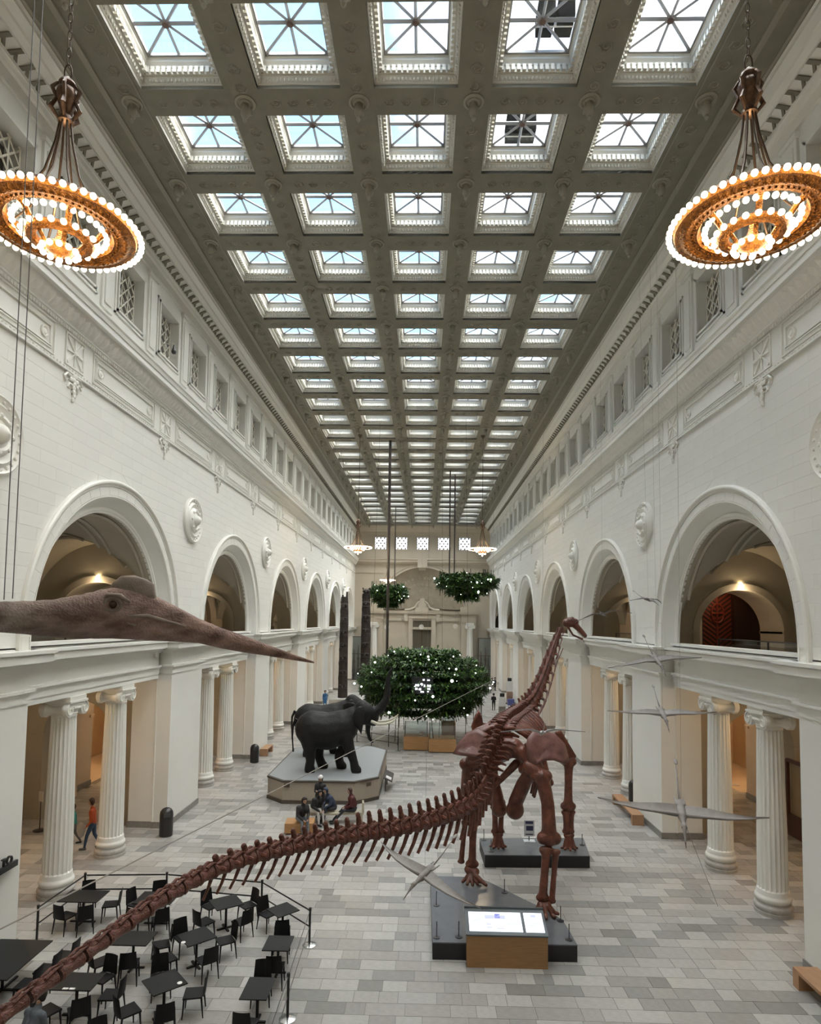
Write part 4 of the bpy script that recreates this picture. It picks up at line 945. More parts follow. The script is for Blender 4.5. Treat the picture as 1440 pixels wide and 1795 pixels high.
# ---------------------------------------------------------------- elephants on their octagonal plinth
def blob_obj(name, me, parent, m): me.materials.clear(); me.materials.append(m); return link(name, me, parent)
HIDE = mat('elephant_hide', (.0065, .0065, .0065), .55, noise=(7, (.013, .0125, .012), .8), bump=(20, .8, .03), spec=.3)
IVORY = mat('ivory', (.62, .58, .47), .35)
def elephant(name_, loc, rz, label, up):
    e_ = thing('elephant', label, 'elephant', loc, rz, )
    c = [((-1.0, 0, 2.15), .93, (-.2, 0, 2.02), .98), ((-.2, 0, 2.02), .98, (.55, 0, 2.25), .88), ((.55, 0, 2.3), .85, (1.15, 0, 2.75), .58), ((-1.0, 0, 2.45), .66, (-.5, 0, 2.5), .55),
         ((1.15, 0, 2.75), .55, (1.75, 0, 3.05), .50), ((1.6, 0, 3.25), .42, (2.05, 0, 3.0), .36), ((2.05, 0, 3.0), .36, (2.2, 0, 2.75), .30), ((1.6, 0, 2.75), .4, (2.0, 0, 2.55), .22), ((2.0, 0, 2.55), .2, (2.25, 0, 2.38), .1)]
    if up: T_ = [(2.15, 2.95, .30), (2.55, 3.22, .25), (2.83, 3.62, .215), (2.93, 4.1, .18), (2.92, 4.6, .15), (2.98, 5.0, .12), (3.1, 5.28, .09)]
    else: T_ = [(2.15, 2.85, .28), (2.5, 2.5, .22), (2.62, 2.0, .18), (2.6, 1.4, .14), (2.7, .95, .11), (2.9, .75, .08)]
    for a, b in zip(T_, T_[1:]): c.append(((a[0], 0, a[1]), a[2], (b[0], 0, b[1]), b[2]))
    legs = [[(-1.15, -.42, 1.9, .52), (-1.05, -.45, 1.15, .34), (-1.0, -.45, .62, .24), (-1.06, -.45, .14, .26)], [(-.95, .42, 1.9, .5), (-.72, .45, 1.15, .33), (-.68, .45, .6, .24), (-.5, .45, .14, .25)],
            [(.75, -.42, 1.9, .42), (1.0, -.43, 1.2, .29), (1.22, -.43, .62, .22), (1.32, -.43, .14, .25)], [(.7, .42, 1.9, .42), (.62, .45, 1.15, .28), (.35, .45, .62, .23), (.48, .45, .15, .25)]]
    for L in legs:
        for a, b in zip(L, L[1:]): c.append((a[:3], a[3], b[:3], b[3]))
        a = L[-1]; c.append((a[:3], a[3], (a[0] + .1, a[1], .12), .24))
    b = hull(c, .06, 6, 'body'); 
    for v in b.vertices:
        if v.co.z < .02: v.co.z = .0
    blob_obj('body', b, e_, HIDE)
    for sg in (-1, 1):
        if sg < 0: P = [(1.45, 3.40), (1.25, 3.25), (1.12, 2.85), (1.2, 2.5), (1.42, 2.25), (1.60, 1.95), (1.66, 2.25), (1.72, 2.7), (1.72, 3.15), (1.62, 3.42)]
        else: P = [(1.45, 3.2), (1.1, 3.45 if up else 2.9), (.75, 3.48 if up else 2.9), (.5, 3.3 if up else 2.8), (.45, 2.9 if up else 2.7), (.55, 2.6), (.8, 2.3), (1.15, 2.3), (1.6, 2.6), (1.65, 3.0)]
        eb = MB(); n = len(P); cx = sum(p[0] for p in P) / n; cz = sum(p[1] for p in P) / n
        rings = []
        for f_, y_ in ((0, .10), (.5, .09), (.85, .04), (1, .0), (.85, -.04), (.5, -.02), (0, 0)):
            rings.append([(cx + (p[0] - cx) * f_, sg * (.50 + y_ + .22 * max(0, 1.5 - (cx + (p[0] - cx) * f_)) * (1 if sg > 0 else .45)), cz + (p[1] - cz) * f_) for p in P])
        vs = [p for r_ in rings for p in r_]
        eb.add(vs, [(i * n + j, i * n + (j + 1) % n, (i + 1) * n + (j + 1) % n, (i + 1) * n + j) for i in range(6) for j in range(n)])
        eb.build('ear', HIDE, e_, smooth='all')
        MB().tube([(2.1, sg * .22, 2.6), (2.45, sg * .36, 2.48), (2.85, sg * .44, 2.50), (3.2, sg * .42, 2.62), (3.5, sg * .34, 2.88)] if up else [(2.1, sg * .22, 2.5), (2.45, sg * .36, 2.2), (2.85, sg * .44, 2.15), (3.1, sg * .4, 2.25)], [.085, .08, .07, .055, .02] if up else [.08, .07, .05, .02], 10).build('tusk', IVORY, e_, smooth=True)
        MB().ball((2.08, sg * .31, 2.98), .045, 10, 8).build('eye', mat('dark_eye', (.01, .008, .006), .1), e_)
    tl = MB(); tl.tube([(-1.85, 0, 2.65), (-2.02, 0, 2.3), (-2.04, 0, 1.7), (-2.0, 0, 1.2), (-1.98, 0, .95)], [.09, .06, .04, .035, .05], 8); tl.build('tail', HIDE, e_, smooth=True)
    return e_
ele = elephant('elephant', (-4.4, 32.9, 1.12), .04, 'near dark gray elephant mount walking right with raised trunk and white tusks', True)
ele2 = elephant('elephant', (-5.3, 36.6, 1.12), math.radians(6), 'second dark elephant mount half hidden behind the one with raised trunk', False)
ele2.scale = (.96,) * 3
PTAN = mat('plinth_tan', (.36, .31, .25), .6, noise=(25, (.30, .26, .205), .8)); PGR = mat('plinth_gray_top', (.30, .32, .325), .5, noise=(30, (.25, .27, .275), .6)); PDK = mat('plinth_dark_rim', (.075, .06, .045), .5)
oc = [(-7.38, 31.65), (-6.42, 30.72), (-2.9, 30.78), (-1.8, 31.8), (-1.8, 38.35), (-2.8, 39.4), (-6.4, 39.4), (-7.42, 38.35)]
ep = thing('plinth', 'tan octagonal plinth with gray top and dark rim carrying the elephants', 'plinth', (-4.6, 35, 0))
def ring_poly(P, k): cx, cy = -4.6, 35.05; return [(cx + (x - cx) * k, cy + (y - cy) * k) for x, y in P]
for nm, k, z0, z1, m_ in (('plinth_body', 1.0, .16, 1.03, PTAN), ('kick_band', 1.012, 0, .17, PDK), ('rim', 1.012, 1.02, 1.105, PDK), ('plinth_top', .985, 1.1, 1.12, PGR)):
    b = MB(); b.extr([(x + 4.6, y - 35, z0) for x, y in ring_poly(oc, k)], (0, 0, z1 - z0)); b.build(nm, m_, ep)
for (x, y), d in (((-6.2, 30.66), 0), ((-2.25, 31.2), .8)):
    b = MB(); b.box(-.14, .14, -.03, 0, .80, .98); b.build('vent', PDK, ep, loc=(x + 4.6, y - 35, 0), rot=(0, 0, d))
lb = thing('reading_panel', 'dark tilted reading panel fixed beside the right edge of the elephant plinth', 'sign', (-1.62, 34.0, 0))
b = MB(); b.extr([(0, -.9, .75), (.45, -.9, .55), (.45, -.9, .50), (0, -.9, .70)], (0, 1.8, 0)); b.build('panel', mat('panel_bronze', (.05, .045, .04), .4), lb)
b = MB(); b.extr([(.1, -.7, .712), (.38, -.7, .588), (.38, -.7, .583), (.1, -.7, .707)], (0, .5, 0)); b.build('label_card', mat('card_white', (.7, .7, .7), .5), lb)
for y in (-.7, .7): MB().box(.05, .12, y - .05, y + .05, 0, .68).build('leg', PDK, lb)
# ---------------------------------------------------------------- giant pterosaur head at the left
SKIN = mat('pterosaur_skin', (.12, .08, .066), .6, noise=(5, (.36, .30, .27), .95, (.30, 1, 1.4)), bump=(38, .9, .03))
SKINP = mat('pterosaur_crest', (.29, .24, .20), .6, noise=(8, (.17, .13, .11), .8, (.3, 1, 1)), bump=(60, .5, .01))
_n = SKIN.node_tree; _t = N(_n, 'ShaderNodeTexCoord'); _s = N(_n, 'ShaderNodeSeparateXYZ'); _n.links.new(_t.outputs['Object'], _s.inputs[0])
_r = N(_n, 'ShaderNodeMapRange'); _r.inputs[1].default_value = -.9; _r.inputs[2].default_value = 1.6; _n.links.new(_s.outputs[0], _r.inputs[0])
_c = N(_n, 'ShaderNodeValToRGB'); _e = _c.color_ramp.elements; _e[0].position = 0; _e[0].color = (1.0, 1.05, 1.0, 1); _e[1].position = 1; _e[1].color = (1.12, .86, .76, 1); _x = _e.new(.35); _x.color = (1.15, .98, .95, 1)
_n.links.new(_r.outputs[0], _c.inputs[0]); _m = N(_n, 'ShaderNodeMix', data_type='RGBA', blend_type='MULTIPLY'); _m.inputs[0].default_value = 1
_p = _n.nodes['Principled BSDF']; _l = _p.inputs['Base Color'].links[0].from_socket; _n.links.new(_l, _m.inputs[6]); _n.links.new(_c.outputs[0], _m.inputs[7]); _n.links.new(_m.outputs[2], _p.inputs['Base Color'])
sec = [(-4.6, 6.0, 8.93, .155), (-4.32, 6.3, 8.94, .16), (-4.17, 6.6, 8.94, .165), (-3.99, 6.8, 8.935, .185), (-3.76, 6.95, 8.935, .215), (-3.58, 7.1, 8.955, .255), (-3.44, 7.2, 8.98, .28), (-3.29, 7.3, 9.005, .305), (-3.13, 7.4, 8.995, .305), (-2.91, 7.55, 8.95, .28), (-2.69, 7.7, 8.88, .22), (-2.45, 7.85, 8.795, .155), (-2.2, 8.0, 8.7, .13), (-1.96, 8.2, 8.62, .11), (-1.7, 8.4, 8.535, .075), (-1.43, 8.6, 8.445, .045), (-1.15, 8.85, 8.35, .012)]
wd = [.15, .155, .16, .17, .17, .18, .18, .18, .17, .15, .13, .11, .095, .08, .06, .04, .01]
ph = thing('pterosaur_head', 'giant brown pterosaur head and neck with a long pointed beak hanging at the left', 'pterosaur', (-3.3, 7.3, 9.0))
fine, cs = [], []
for i in range(len(sec) - 1):
    for k in range(5):
        t = k / 5; a, b = sec[i], sec[i + 1]; fine.append(tuple(a[j] + (b[j] - a[j]) * t for j in range(4)) + (wd[i] + (wd[i + 1] - wd[i]) * t, (i + t) / 16))
fine.append(sec[-1] + (wd[-1], 1))
b = MB(); n = 40; vs = []
for i, (x, y, z, rz, rw, t) in enumerate(fine):
    d = Vector((fine[min(i + 1, len(fine) - 1)][0] - fine[max(i - 1, 0)][0], fine[min(i + 1, len(fine) - 1)][1] - fine[max(i - 1, 0)][1], 0)).normalized(); w_ = Vector((-d.y, d.x, 0))
    for j in range(n):
        a = 2 * PI * j / n; f_ = 1.0
        sn = math.sin(a); mouth = -.18 - .25 * max(0, 1 - abs(t - .55) / .4)
        if t > .47: f_ -= .10 * math.exp(-((sn - mouth) / .10) ** 2) * min(1, (t - .47) / .05)
        if .42 < t < .72: f_ -= .07 * math.exp(-((sn - .35) / .3) ** 2)              # hollow in front of the eye
        if .36 < t < .48: f_ += .05 * math.exp(-((sn - .5) / .25) ** 2)
        if t < .42: f_ += .02 * math.sin(i * 1.9) * max(0, sn) + .015 * math.sin(j * 3 + i * .7)
        p = Vector((x, y, z)) + w_ * rw * math.cos(a) * f_ + Vector((0, 0, 1)) * rz * sn * f_ - Vector(ph.location); vs.append(p[:])
b.add(vs, [(i * n + j, i * n + (j + 1) % n, (i + 1) * n + (j + 1) % n, (i + 1) * n + j) for i in range(len(fine) - 1) for j in range(n)])
b.build('head_and_neck', SKIN, ph, smooth='all')
L0 = Vector(ph.location)
cr_ = [(-3.36, 7.25, 9.20), (-3.31, 7.3, 9.36), (-3.22, 7.32, 9.445), (-3.10, 7.4, 9.465), (-2.97, 7.47, 9.42), (-2.89, 7.5, 9.36), (-2.87, 7.52, 9.20), (-2.8, 7.58, 9.05), (-3.1, 7.4, 9.0)]
b = MB(); c = sum((Vector(p) for p in cr_), Vector()) / len(cr_); nrm = Vector((-.5, .85, 0)).normalized(); rg = []
for f_, h in ((0, .055), (.5, .05), (.85, .035), (.97, .015), (1, 0), (.97, -.015), (.85, -.035), (.5, -.05), (0, -.055)): rg.append([(c.lerp(Vector(p), f_) + nrm * h - L0)[:] for p in cr_])
m_ = len(cr_); b.add([p for r_ in rg for p in r_], [(i * m_ + j, i * m_ + (j + 1) % m_, (i + 1) * m_ + (j + 1) % m_, (i + 1) * m_ + j) for i in range(8) for j in range(m_)])
b.build('crest', SKINP, ph, smooth='all')
ey = Vector((-3.21, 7.14, 9.10)) - L0
MB().ball(ey[:], .045, 14, 10).build('eye', mat('amber_eye', (.05, .028, .012), .08), ph, smooth='all')
b = MB(); b.tube([(ey + Vector((.085 * math.cos(a) * 1.05, -.01 + .02 * math.cos(a), .075 * math.sin(a))))[:] for a in [2 * PI * k / 16 for k in range(17)]], .022, 8, caps=False)
b.tube([(ey + Vector((-.13, -.0, .05)))[:], (ey + Vector((-.05, .0, .11)))[:], (ey + Vector((.08, .01, .10)))[:], (ey + Vector((.18, .05, .03)))[:]], [.015, .03, .03, .015], 8); b.build('eyelid', SKINP, ph, smooth='all')
b = MB(); b.tube([(-3.02 - L0.x, 7.32 - L0.y, 8.86 - L0.z), (-3.1 - L0.x, 7.26 - L0.y, 8.9 - L0.z), (-3.08 - L0.x, 7.26 - L0.y, 8.97 - L0.z), (-2.9 - L0.x, 7.36 - L0.y, 8.98 - L0.z), (-2.5 - L0.x, 7.71 - L0.y, 8.83 - L0.z), (-2.0 - L0.x, 8.10 - L0.y, 8.66 - L0.z)], [.02, .028, .028, .022, .018, .01], 8)
b.build('lip_ridge', SKINP, ph, smooth='all')
MB().tube([(-2.5 - L0.x, 7.73 - L0.y, 8.90 - L0.z), (-2.42 - L0.x, 7.79 - L0.y, 8.88 - L0.z)], [.022, .015], 8).build('nostril', mat('nostril', (.03, .02, .018), .7), ph)
WIRE = mat('steel_wire', (.20, .20, .20), .4, .5)
def wire(P, r, label, par=None, m=WIRE):
    L = Vector(P[0]); b = MB(); b.tube([(Vector(p) - L)[:] for p in P], r, 5)
    return b.build('cable', m, par, loc=L[:], label=label, cat='cable', smooth=True)
wire([(-4.13, 6.6, 9.125), (-4.18, 6.62, 23.8)], .006, 'left one of two thin wires above the giant pterosaur neck')
wire([(-4.05, 6.62, 9.14), (-4.13, 6.7, 23.8)], .006, 'right one of two thin wires above the giant pterosaur neck')
# ---------------------------------------------------------------- small flying pterosaurs
FUR = mat('pterosaur_gray', (.27, .25, .24), .65, noise=(9, (.20, .185, .175), .8), bump=(60, .4, .006)); BEAK = mat('beak_dark', (.06, .045, .04), .4)
def smallptero(loc, rot, sc_, label, droop=.12, m=FUR):
    t = thing('flying_pterosaur', label, 'pterosaur', loc, 0, 'small pterosaurs hung on wires'); t.rotation_euler = rot; t.scale = (sc_,) * 3
    me = hull([((0, .18, 0), .045, (0, -.08, .01), .06), ((0, -.08, .01), .055, (0, -.2, .02), .028), ((0, -.2, .02), .028, (0, -.27, .03), .036), ((0, -.27, .03), .034, (0, -.36, -.0), .02), ((0, -.36, 0), .018, (0, -.5, -.05), .007),
               ((-.05, .12, .02), .02, (-.06, .3, -.02), .01), ((.05, .12, .02), .02, (.06, .3, -.02), .01)], .009, 3, 'body')
    blob_obj('body', me, t, m)
    for sg in (-1, 1):
        LE = [(0, -.05), (.14, -.10), (.30, -.13), (.52, -.11), (.80, -.03), (1.06, .08)]; TE = [(0, .14), (.14, .08), (.30, .03), (.52, .01), (.80, .02), (1.06, .085)]
        up_ = lambda u: .10 * math.sin(min(1, u / .35) * PI / 2) - droop * max(0, u - .3) ** 1.3
        b = MB(); k = 6
        for face in (0, 1):
            vs = [(sg * LE[i][0], LE[i][1] + (TE[i][1] - LE[i][1]) * j / k, up_(LE[i][0]) - .012 * math.sin(PI * j / k) - face * .006) for i in range(6) for j in range(k + 1)]
            b.add(vs, [(i * (k + 1) + j, i * (k + 1) + j + 1, (i + 1) * (k + 1) + j + 1, (i + 1) * (k + 1) + j) for i in range(5) for j in range(k)])
        b.build('wing_membrane', m, t, smooth='all')
        MB().tube([(sg * u, v, up_(u)) for u, v in LE], [.028, .026, .02, .015, .009, .003], 8).build('wing_finger', m, t, smooth='all')
    b = MB(); b.tube([(0, .16, 0), (0, .45, .05), (0, .75, .14)], [.02, .009, .006], 6); b.ball((0, .80, .155), (.03, .07, .012), 8, 6); b.build('tail', m, t, smooth='all')
    MB().tube([(0, -.46, -.037), (0, -.53, -.065)], [.009, .003], 6).build('beak_tip', BEAK, t)
    for sg in (-1, 1): MB().ball((sg * .03, -.29, .035), .008, 8, 6).build('eye', BEAK, t)
    return t
D = math.radians
smallptero((5.29, 12.0, 5.44), (D(30), D(2), D(-14)), 1.42, 'largest gray flying pterosaur hanging at right above the floor')
smallptero((7.23, 18.0, 6.42), (D(26), D(-1), D(-6)), 1.42, 'gray pterosaur gliding level with the top of the right hand columns')
smallptero((7.82, 20.0, 7.82), (D(30), D(-7), D(0)), 1.42, 'gray pterosaur flying just under the ledge of the right wall', .3)
smallptero((8.29, 22.0, 9.82), (D(18), D(2), D(35)), .86, 'topmost pterosaur, small beside the big right arch', .3)
smallptero((7.83, 26.0, 9.36), (D(10), D(10), D(150)), 1.12, 'thin pterosaur in front of the second right arch near the skull', .35)
smallptero((3.63, 17.0, 6.0), (D(15), D(2), D(175)), 1.06, 'pale pterosaur gliding in front of the hips of the skeleton', .1, mat('pterosaur_pale', (.40, .40, .40), .6))
smallptero((.49, 13.0, 3.8), (D(24), D(14), D(-38)), 1.28, 'gray pterosaur swooping low above the floor left of the near plinth', .2)
for p, q, l in (((7.82, 20.0, 7.87), (7.75, 20.1, 23.8), 'pterosaur under the right ledge'), ((7.83, 26.0, 9.4), (7.8, 26.1, 23.8), 'thin pterosaur near the skull'), ((3.63, 17.0, 6.02), (3.7, 17.1, 23.8), 'pale pterosaur over the hips'), ((.49, 13.0, 3.85), (.5, 13.0, 23.8), 'low left pterosaur'), ((5.29, 12.0, 5.6), (5.5, 12.4, 23.8), 'largest pterosaur'), ((7.23, 18.0, 6.5), (7.0, 17.5, 23.8), 'pterosaur level with the column tops'), ((8.29, 22.0, 9.73), (8.1, 22.2, 23.8), 'topmost pterosaur')):
    wire([(p[0], p[1], p[2] + .10), q], .0022, 'very thin wire holding up the ' + l)
wire([(5.37, 12.15, 5.3), (9.9, 20.6, .02)], .006, 'thin tether slanting from the largest pterosaur down to the floor')
wire([(4.98, 41.5, 5.16), (4.98, 41.5, 23.8)], .005, 'very thin upright wire holding the far end of the long gray cable')
wire([(-10.45, 6.0, 4.2), (-6.3, 10.0, 3.97), (4.98, 41.5, 5.13)], .014, 'long taut gray cable crossing the hall in front of the elephant', m=mat('braided_cable', (.30, .28, .25), .6))
# ---------------------------------------------------------------- chandeliers
GOLD = mat('gilded_bronze', (.30, .12, .025), .34, .92, noise=(14, (.06, .022, .008), .9), bump=(45, 1, .03)); BRZ = mat('dark_bronze_rod', (.10, .07, .05), .4, .7)
BULB = mat('lit_globe', (1, .95, .85), .2, emit=((1, .80, .52), 7)); BASEB = mat('bulb_socket', (.5, .25, .08), .35, .8)
bulb = MB().ball((0, 0, 0), .042, 12, 8).mesh('bulb', BULB, 'all')
def chandelier(loc, label, full):
    t = thing('chandelier', label, 'chandelier', loc, 0, 'gilded ring chandeliers')
    b = MB(); b.lathe((0, 0, 0), [(.66, .02), (.70, -.04), (.78, -.03), (.86, -.06), (.95, -.02), (1.0, -.03), (1.02, .03), (.97, .10), (.9, .08), (.72, .12), (.66, .10), (.66, .02)], 64 if full else 40, caps=False)
    if full:
        for j in range(60):
            a = 2 * PI * j / 60; b.ball((.86 * math.cos(a), .86 * math.sin(a), -.045), (.035, .035, .025), 6, 4); b.ball((.75 * math.cos(a), .75 * math.sin(a), -.035), (.022, .022, .02), 5, 3)
    b.build('outer_ring', GOLD, t, smooth=True)
    b = MB(); b.lathe((0, 0, -.20), [(.30, 0), (.34, -.03), (.42, -.02), (.46, .02), (.44, .07), (.34, .09), (.30, .06), (.30, 0)], 40, caps=False)
    for j in range(6):
        a = 2 * PI * (j + .2) / 6; b.tube([((.68) * math.cos(a), .68 * math.sin(a), .04), (.58 * math.cos(a), .58 * math.sin(a), -.02), (.48 * math.cos(a), .48 * math.sin(a), -.14), (.40 * math.cos(a), .40 * math.sin(a), -.18)], [.05, .045, .04, .035], 8)
    b.build('middle_ring', GOLD, t, smooth=True)
    b = MB(); b.lathe((0, 0, -.34), [(.001, -.1), (.03, -.09), (.05, -.06), (.10, -.05), (.17, -.02), (.2, .02), (.17, .07), (.1, .1), (.05, .2), (.03, .3)], 28, caps=False)
    for j in range(6):
        a = 2 * PI * (j + .2) / 6; b.tube([(.33 * math.cos(a), .33 * math.sin(a), -.22), (.25 * math.cos(a), .25 * math.sin(a), -.32), (.16 * math.cos(a), .16 * math.sin(a), -.33)], [.03, .03, .03], 6)
    b.build('lower_bowl', GOLD, t, smooth=True)
    for n_, r_, z_ in (((56, 1.075, -.005), (32, .60, -.03), (20, .485, -.17), (12, .235, -.36), (1, 0, -.5)) if full else ((44, 1.07, 0), (20, .60, -.03), (14, .485, -.17), (8, .235, -.36), (1, 0, -.5))):
        for j in range(n_):
            a = 2 * PI * j / n_; link('bulb', bulb, t, loc=(r_ * math.cos(a), r_ * math.sin(a), z_), scale=1 if full else 1.25)
    for j in range(8):
        a = 2 * PI * j / 8; c_, s_ = math.cos(a), math.sin(a)
        MB().tube([(.74 * c_, .74 * s_, .1), (.46 * c_, .46 * s_, .32), (.24 * c_, .24 * s_, .75), (.12 * c_, .12 * s_, 1.25), (.07 * c_, .07 * s_, 1.62)], .018 if j % 2 else .014, 6).build('rod', BRZ, t, smooth=True)
    b = MB(); b.lathe((0, 0, 1.55), [(.05, 0), (.11, .04), (.10, .10), (.07, .14), (.10, .26), (.13, .36), (.15, .44), (.13, .52), (.08, .58), (.12, .62), (.10, .66), (.04, .72), (.02, .74)], 20)
    for j in range(5):
        a = 2 * PI * j / 5; c_, s_ = math.cos(a), math.sin(a)
        b.tube([(.1 * c_, .1 * s_, 1.62), (.2 * c_, .2 * s_, 1.75), (.13 * c_, .13 * s_, 1.9), (.19 * c_, .19 * s_, 2.05), (.12 * c_, .12 * s_, 2.15)], [.02, .035, .025, .03, .02], 6)
    b.build('crown', mat('aged_bronze', (.16, .095, .06), .4, .6, noise=(20, (.06, .035, .025), .8)), t, smooth=True)
    if full:
        L = HC - loc[2]; k = 0; z = 2.36
        lk = MB(); lk.tube([(.055 * math.cos(a), 0, .10 * math.sin(a)) for a in [2 * PI * q_ / 12 for q_ in range(13)]], .011, 5, caps=False); lk = lk.mesh('chain_link', BRZ, 'all')
        while z < L: link('chain_link', lk, t, loc=(0, 0, z), rot=(0, 0, PI / 2 * (k % 2)), scale=(1, 1, 1.25) if k == 0 else (.6, .6, .8)); z += .135 if k else .17; k += 1
    else: MB().tube([(0, 0, 2.25), (0, 0, HC - loc[2] - .1)], .02, 6).build('chain', BRZ, t)
    MB().lathe((0, 0, HC - loc[2]), [(.04, -.25), (.08, -.2), (.16, -.06), (.2, -.0)], 14, caps=False).build('ceiling_cup', BRZ, t, smooth=True)
    lamp('chandelier_light', 'POINT', (0, 0, -.75), 34, (1, .74, .42), .5, parent=t); lamp('chandelier_light', 'POINT', (0, 0, .3), 38, (1, .74, .42), .3, parent=t)
    return t
chandelier((-4.90, 8.5, 14.55), 'large lit gilded chandelier at the upper left, nearest on the left side', True)
chandelier((4.95, 8.5, 14.62), 'large lit gilded chandelier at the upper right, nearest on the right side', True)
chandelier((-4.93, 48.9, 14.76), 'small distant lit chandelier on the left in front of the far wall windows', False)
chandelier((4.93, 48.9, 14.73), 'small distant lit chandelier on the right in front of the far wall windows', False)
chandelier((-4.92, 88.6, 14.83), 'farthest lit chandelier seen just above the left hanging garden', False)
# ---------------------------------------------------------------- hanging gardens
LEAFM = [mat('leaf_green', (.032, .085, .016), .5, var=[(0, (.4, .5, .4)), (1, (1.9, 1.7, 1.6))]), mat('leaf_bright', (.08, .17, .025), .5, var=[(0, (.6, .7, .5)), (1, (1.5, 1.5, 1.2))]), mat('leaf_dark', (.016, .045, .012), .6)]
WHT = mat('garden_globe_lit', (.9, 1, .95), .2, emit=((.92, 1, .88), 5)); DKM = mat('garden_frame', (.012, .014, .012), .5)
CORE = mat('dark_core', (.012, .022, .010), .8, noise=(4, (.03, .05, .015), .8))
VINE = mat('hanging_root', (.05, .055, .03), .7)
globe = MB().ball((0, 0, 0), 1, 10, 8).mesh('globe_light', WHT, 'all')
def leaves(n, fn, size, m, seed):
    r = random.Random(seed); b = MB()
    for i in range(n):
        p, d = fn(r); p = Vector(p); d = Vector(d).normalized(); L = size * r.uniform(.6, 1.5); w_ = L * r.uniform(.10, .2)
        sd = d.cross(Vector((r.uniform(-.3, .3), r.uniform(-.3, .3), 1))).normalized() * w_
        q = p + d * L * .5 + Vector((0, 0, L * .12)); e_ = p + d * L + Vector((0, 0, -L * r.uniform(-.1, .4)))
        b.add([p[:], (q - sd)[:], (q + sd)[:], e_[:]], [(0, 1, 2), (1, 3, 2)])
    return b
def garden(loc, Rr, H, nl, ng, label, tiers, size, seed, dang):
    t = thing('hanging_garden', label, 'hanging plants', loc)
    def shape(r):
        k = r.choice(tiers); a = r.uniform(0, 2 * PI); z, rad = k; rr = Rr * rad * (1 - .28 * r.random() ** 2)
        p = (rr * math.cos(a), rr * math.sin(a), z * H + r.gauss(0, .028) * H)
        return p, (math.cos(a) + r.uniform(-.9, .9), math.sin(a) + r.uniform(-.9, .9), r.uniform(-.35, 1.3))
    for j, (f_, nm) in enumerate(((.5, 'foliage'), (.2, 'bright_foliage'), (.3, 'dark_foliage'))):
        leaves(int(nl * f_), shape, size, LEAFM[j], seed + j).build(nm, LEAFM[j], t, kind='stuff')
    for z, rad in tiers:
        b = MB(); q_ = max(.1, rad - .12); b.lathe((0, 0, z * H), [(Rr * q_ * .55, -.03 * H), (Rr * q_ * .97, -.03 * H), (Rr * q_, -.015 * H), (Rr * q_, .02 * H), (Rr * q_ * .55, .02 * H)], 32, caps=False); b.build('dark_core_ring', CORE, t)  # added rings, coloured dark for the shaded core of the foliage
    r = random.Random(seed + 9)
    for i in range(ng):
        z, rad = r.choice(tiers); a = r.uniform(PI, 2 * PI); k = r.uniform(.0, 1); s_ = (.028 + .06 * k ** 3) * (.7 + Rr / 10)
        link('globe_light', globe, t, loc=(Rr * rad * 1.08 * math.cos(a), Rr * rad * 1.10 * math.sin(a), z * H + r.uniform(-.05, .1) * H), scale=s_)
    b = MB()
    for i in range(dang):
        a = r.uniform(0, 2 * PI); z, rad = tiers[0]; x, y = Rr * .9 * max(q[1] for q in tiers) * math.cos(a), Rr * .9 * max(q[1] for q in tiers) * math.sin(a)
        L = r.uniform(.2, .75) * H
        b.tube([(x, y, z * H + .2 * H), (x + r.uniform(-.05, .05), y, z * H + .2 * H - L * .6), (x + r.uniform(-.08, .08), y, z * H + .2 * H - L)], [.03, .022, .03], 4)
    if dang: b.build('hanging_roots', VINE, t, kind='stuff')
    return t
g1 = garden((.42, 47.8, 4.35), 4.9, 4.9, 30000, 44, 'largest hanging garden, broad green plant ring low in the middle of the hall', [(-.42, .72), (-.28, .88), (-.13, .97), (.02, 1.0), (.17, .95), (.30, .80), (.42, .52), (.34, .3), (.05, .5), (-.2, .4)], .34, 3, 26)
g2 = garden((4.5, 60, 12.55), 3.0, 3.6, 9000, 24, 'upper right hanging garden with white globe lights and long dangling roots', [(.18, .8), (.08, .98), (-.06, .9), (-.22, .6), (.0, .5), (-.36, .3)], .40, 21, 30)
g3 = garden((-4.3, 80, 12.2), 2.55, 4.4, 6500, 9, 'upper left hanging garden in front of the totem poles', [(.22, .75), (.12, .95), (-.02, .95), (-.16, .72), (-.30, .42)], .42, 41, 16)
b = MB(); b.tube([(-3.3 + k * .33, 4.6, 2.30 - .075 * (-3.3 + k * .33) ** 2) for k in range(21)], [.03 + .11 * math.sin(PI * k / 20) for k in range(21)], 6)
b.build('arched_canopy_rim', DKM, g1)
LED = mat('led_panel', (.8, .85, 1), .3, emit=((.85, .88, 1), 4))
for i, (x, z, w_, h_) in enumerate(((-.45, .25, .35, .16), (-.15, .3, .18, .2), (-.5, .0, .2, .14), (-.25, -.02, .2, .16), (.05, .22, .12, .18), (.0, .62, .16, .1), (.32, .60, .22, .1), (.3, .22, .14, .16), (.45, .2, .1, .2), (.35, .0, .22, .12), (-.1, -.2, .3, .08), (.3, -.18, .12, .08), (-.6, .15, .1, .1))):
    MB().box(x - w_ * .36, x + w_ * .36, -4.95, -4.9, z - h_ * .36, z + h_ * .36).build('led_light', LED, g1)
b = MB(); b.box(-.8, .65, -4.88, -4.5, -.35, .8); b.build('light_rack', DKM, g1)
for x, y, r_, zt in ((-3.0, -3.6 + 6.2, .11, HC - 4.35),): MB().tube([(x, y, .5), (x, y, zt)], r_, 8).build('support_pole', mat('pole_bronze', (.07, .055, .05), .4, .4), g1)
PBZ = bpy.data.materials['pole_bronze']
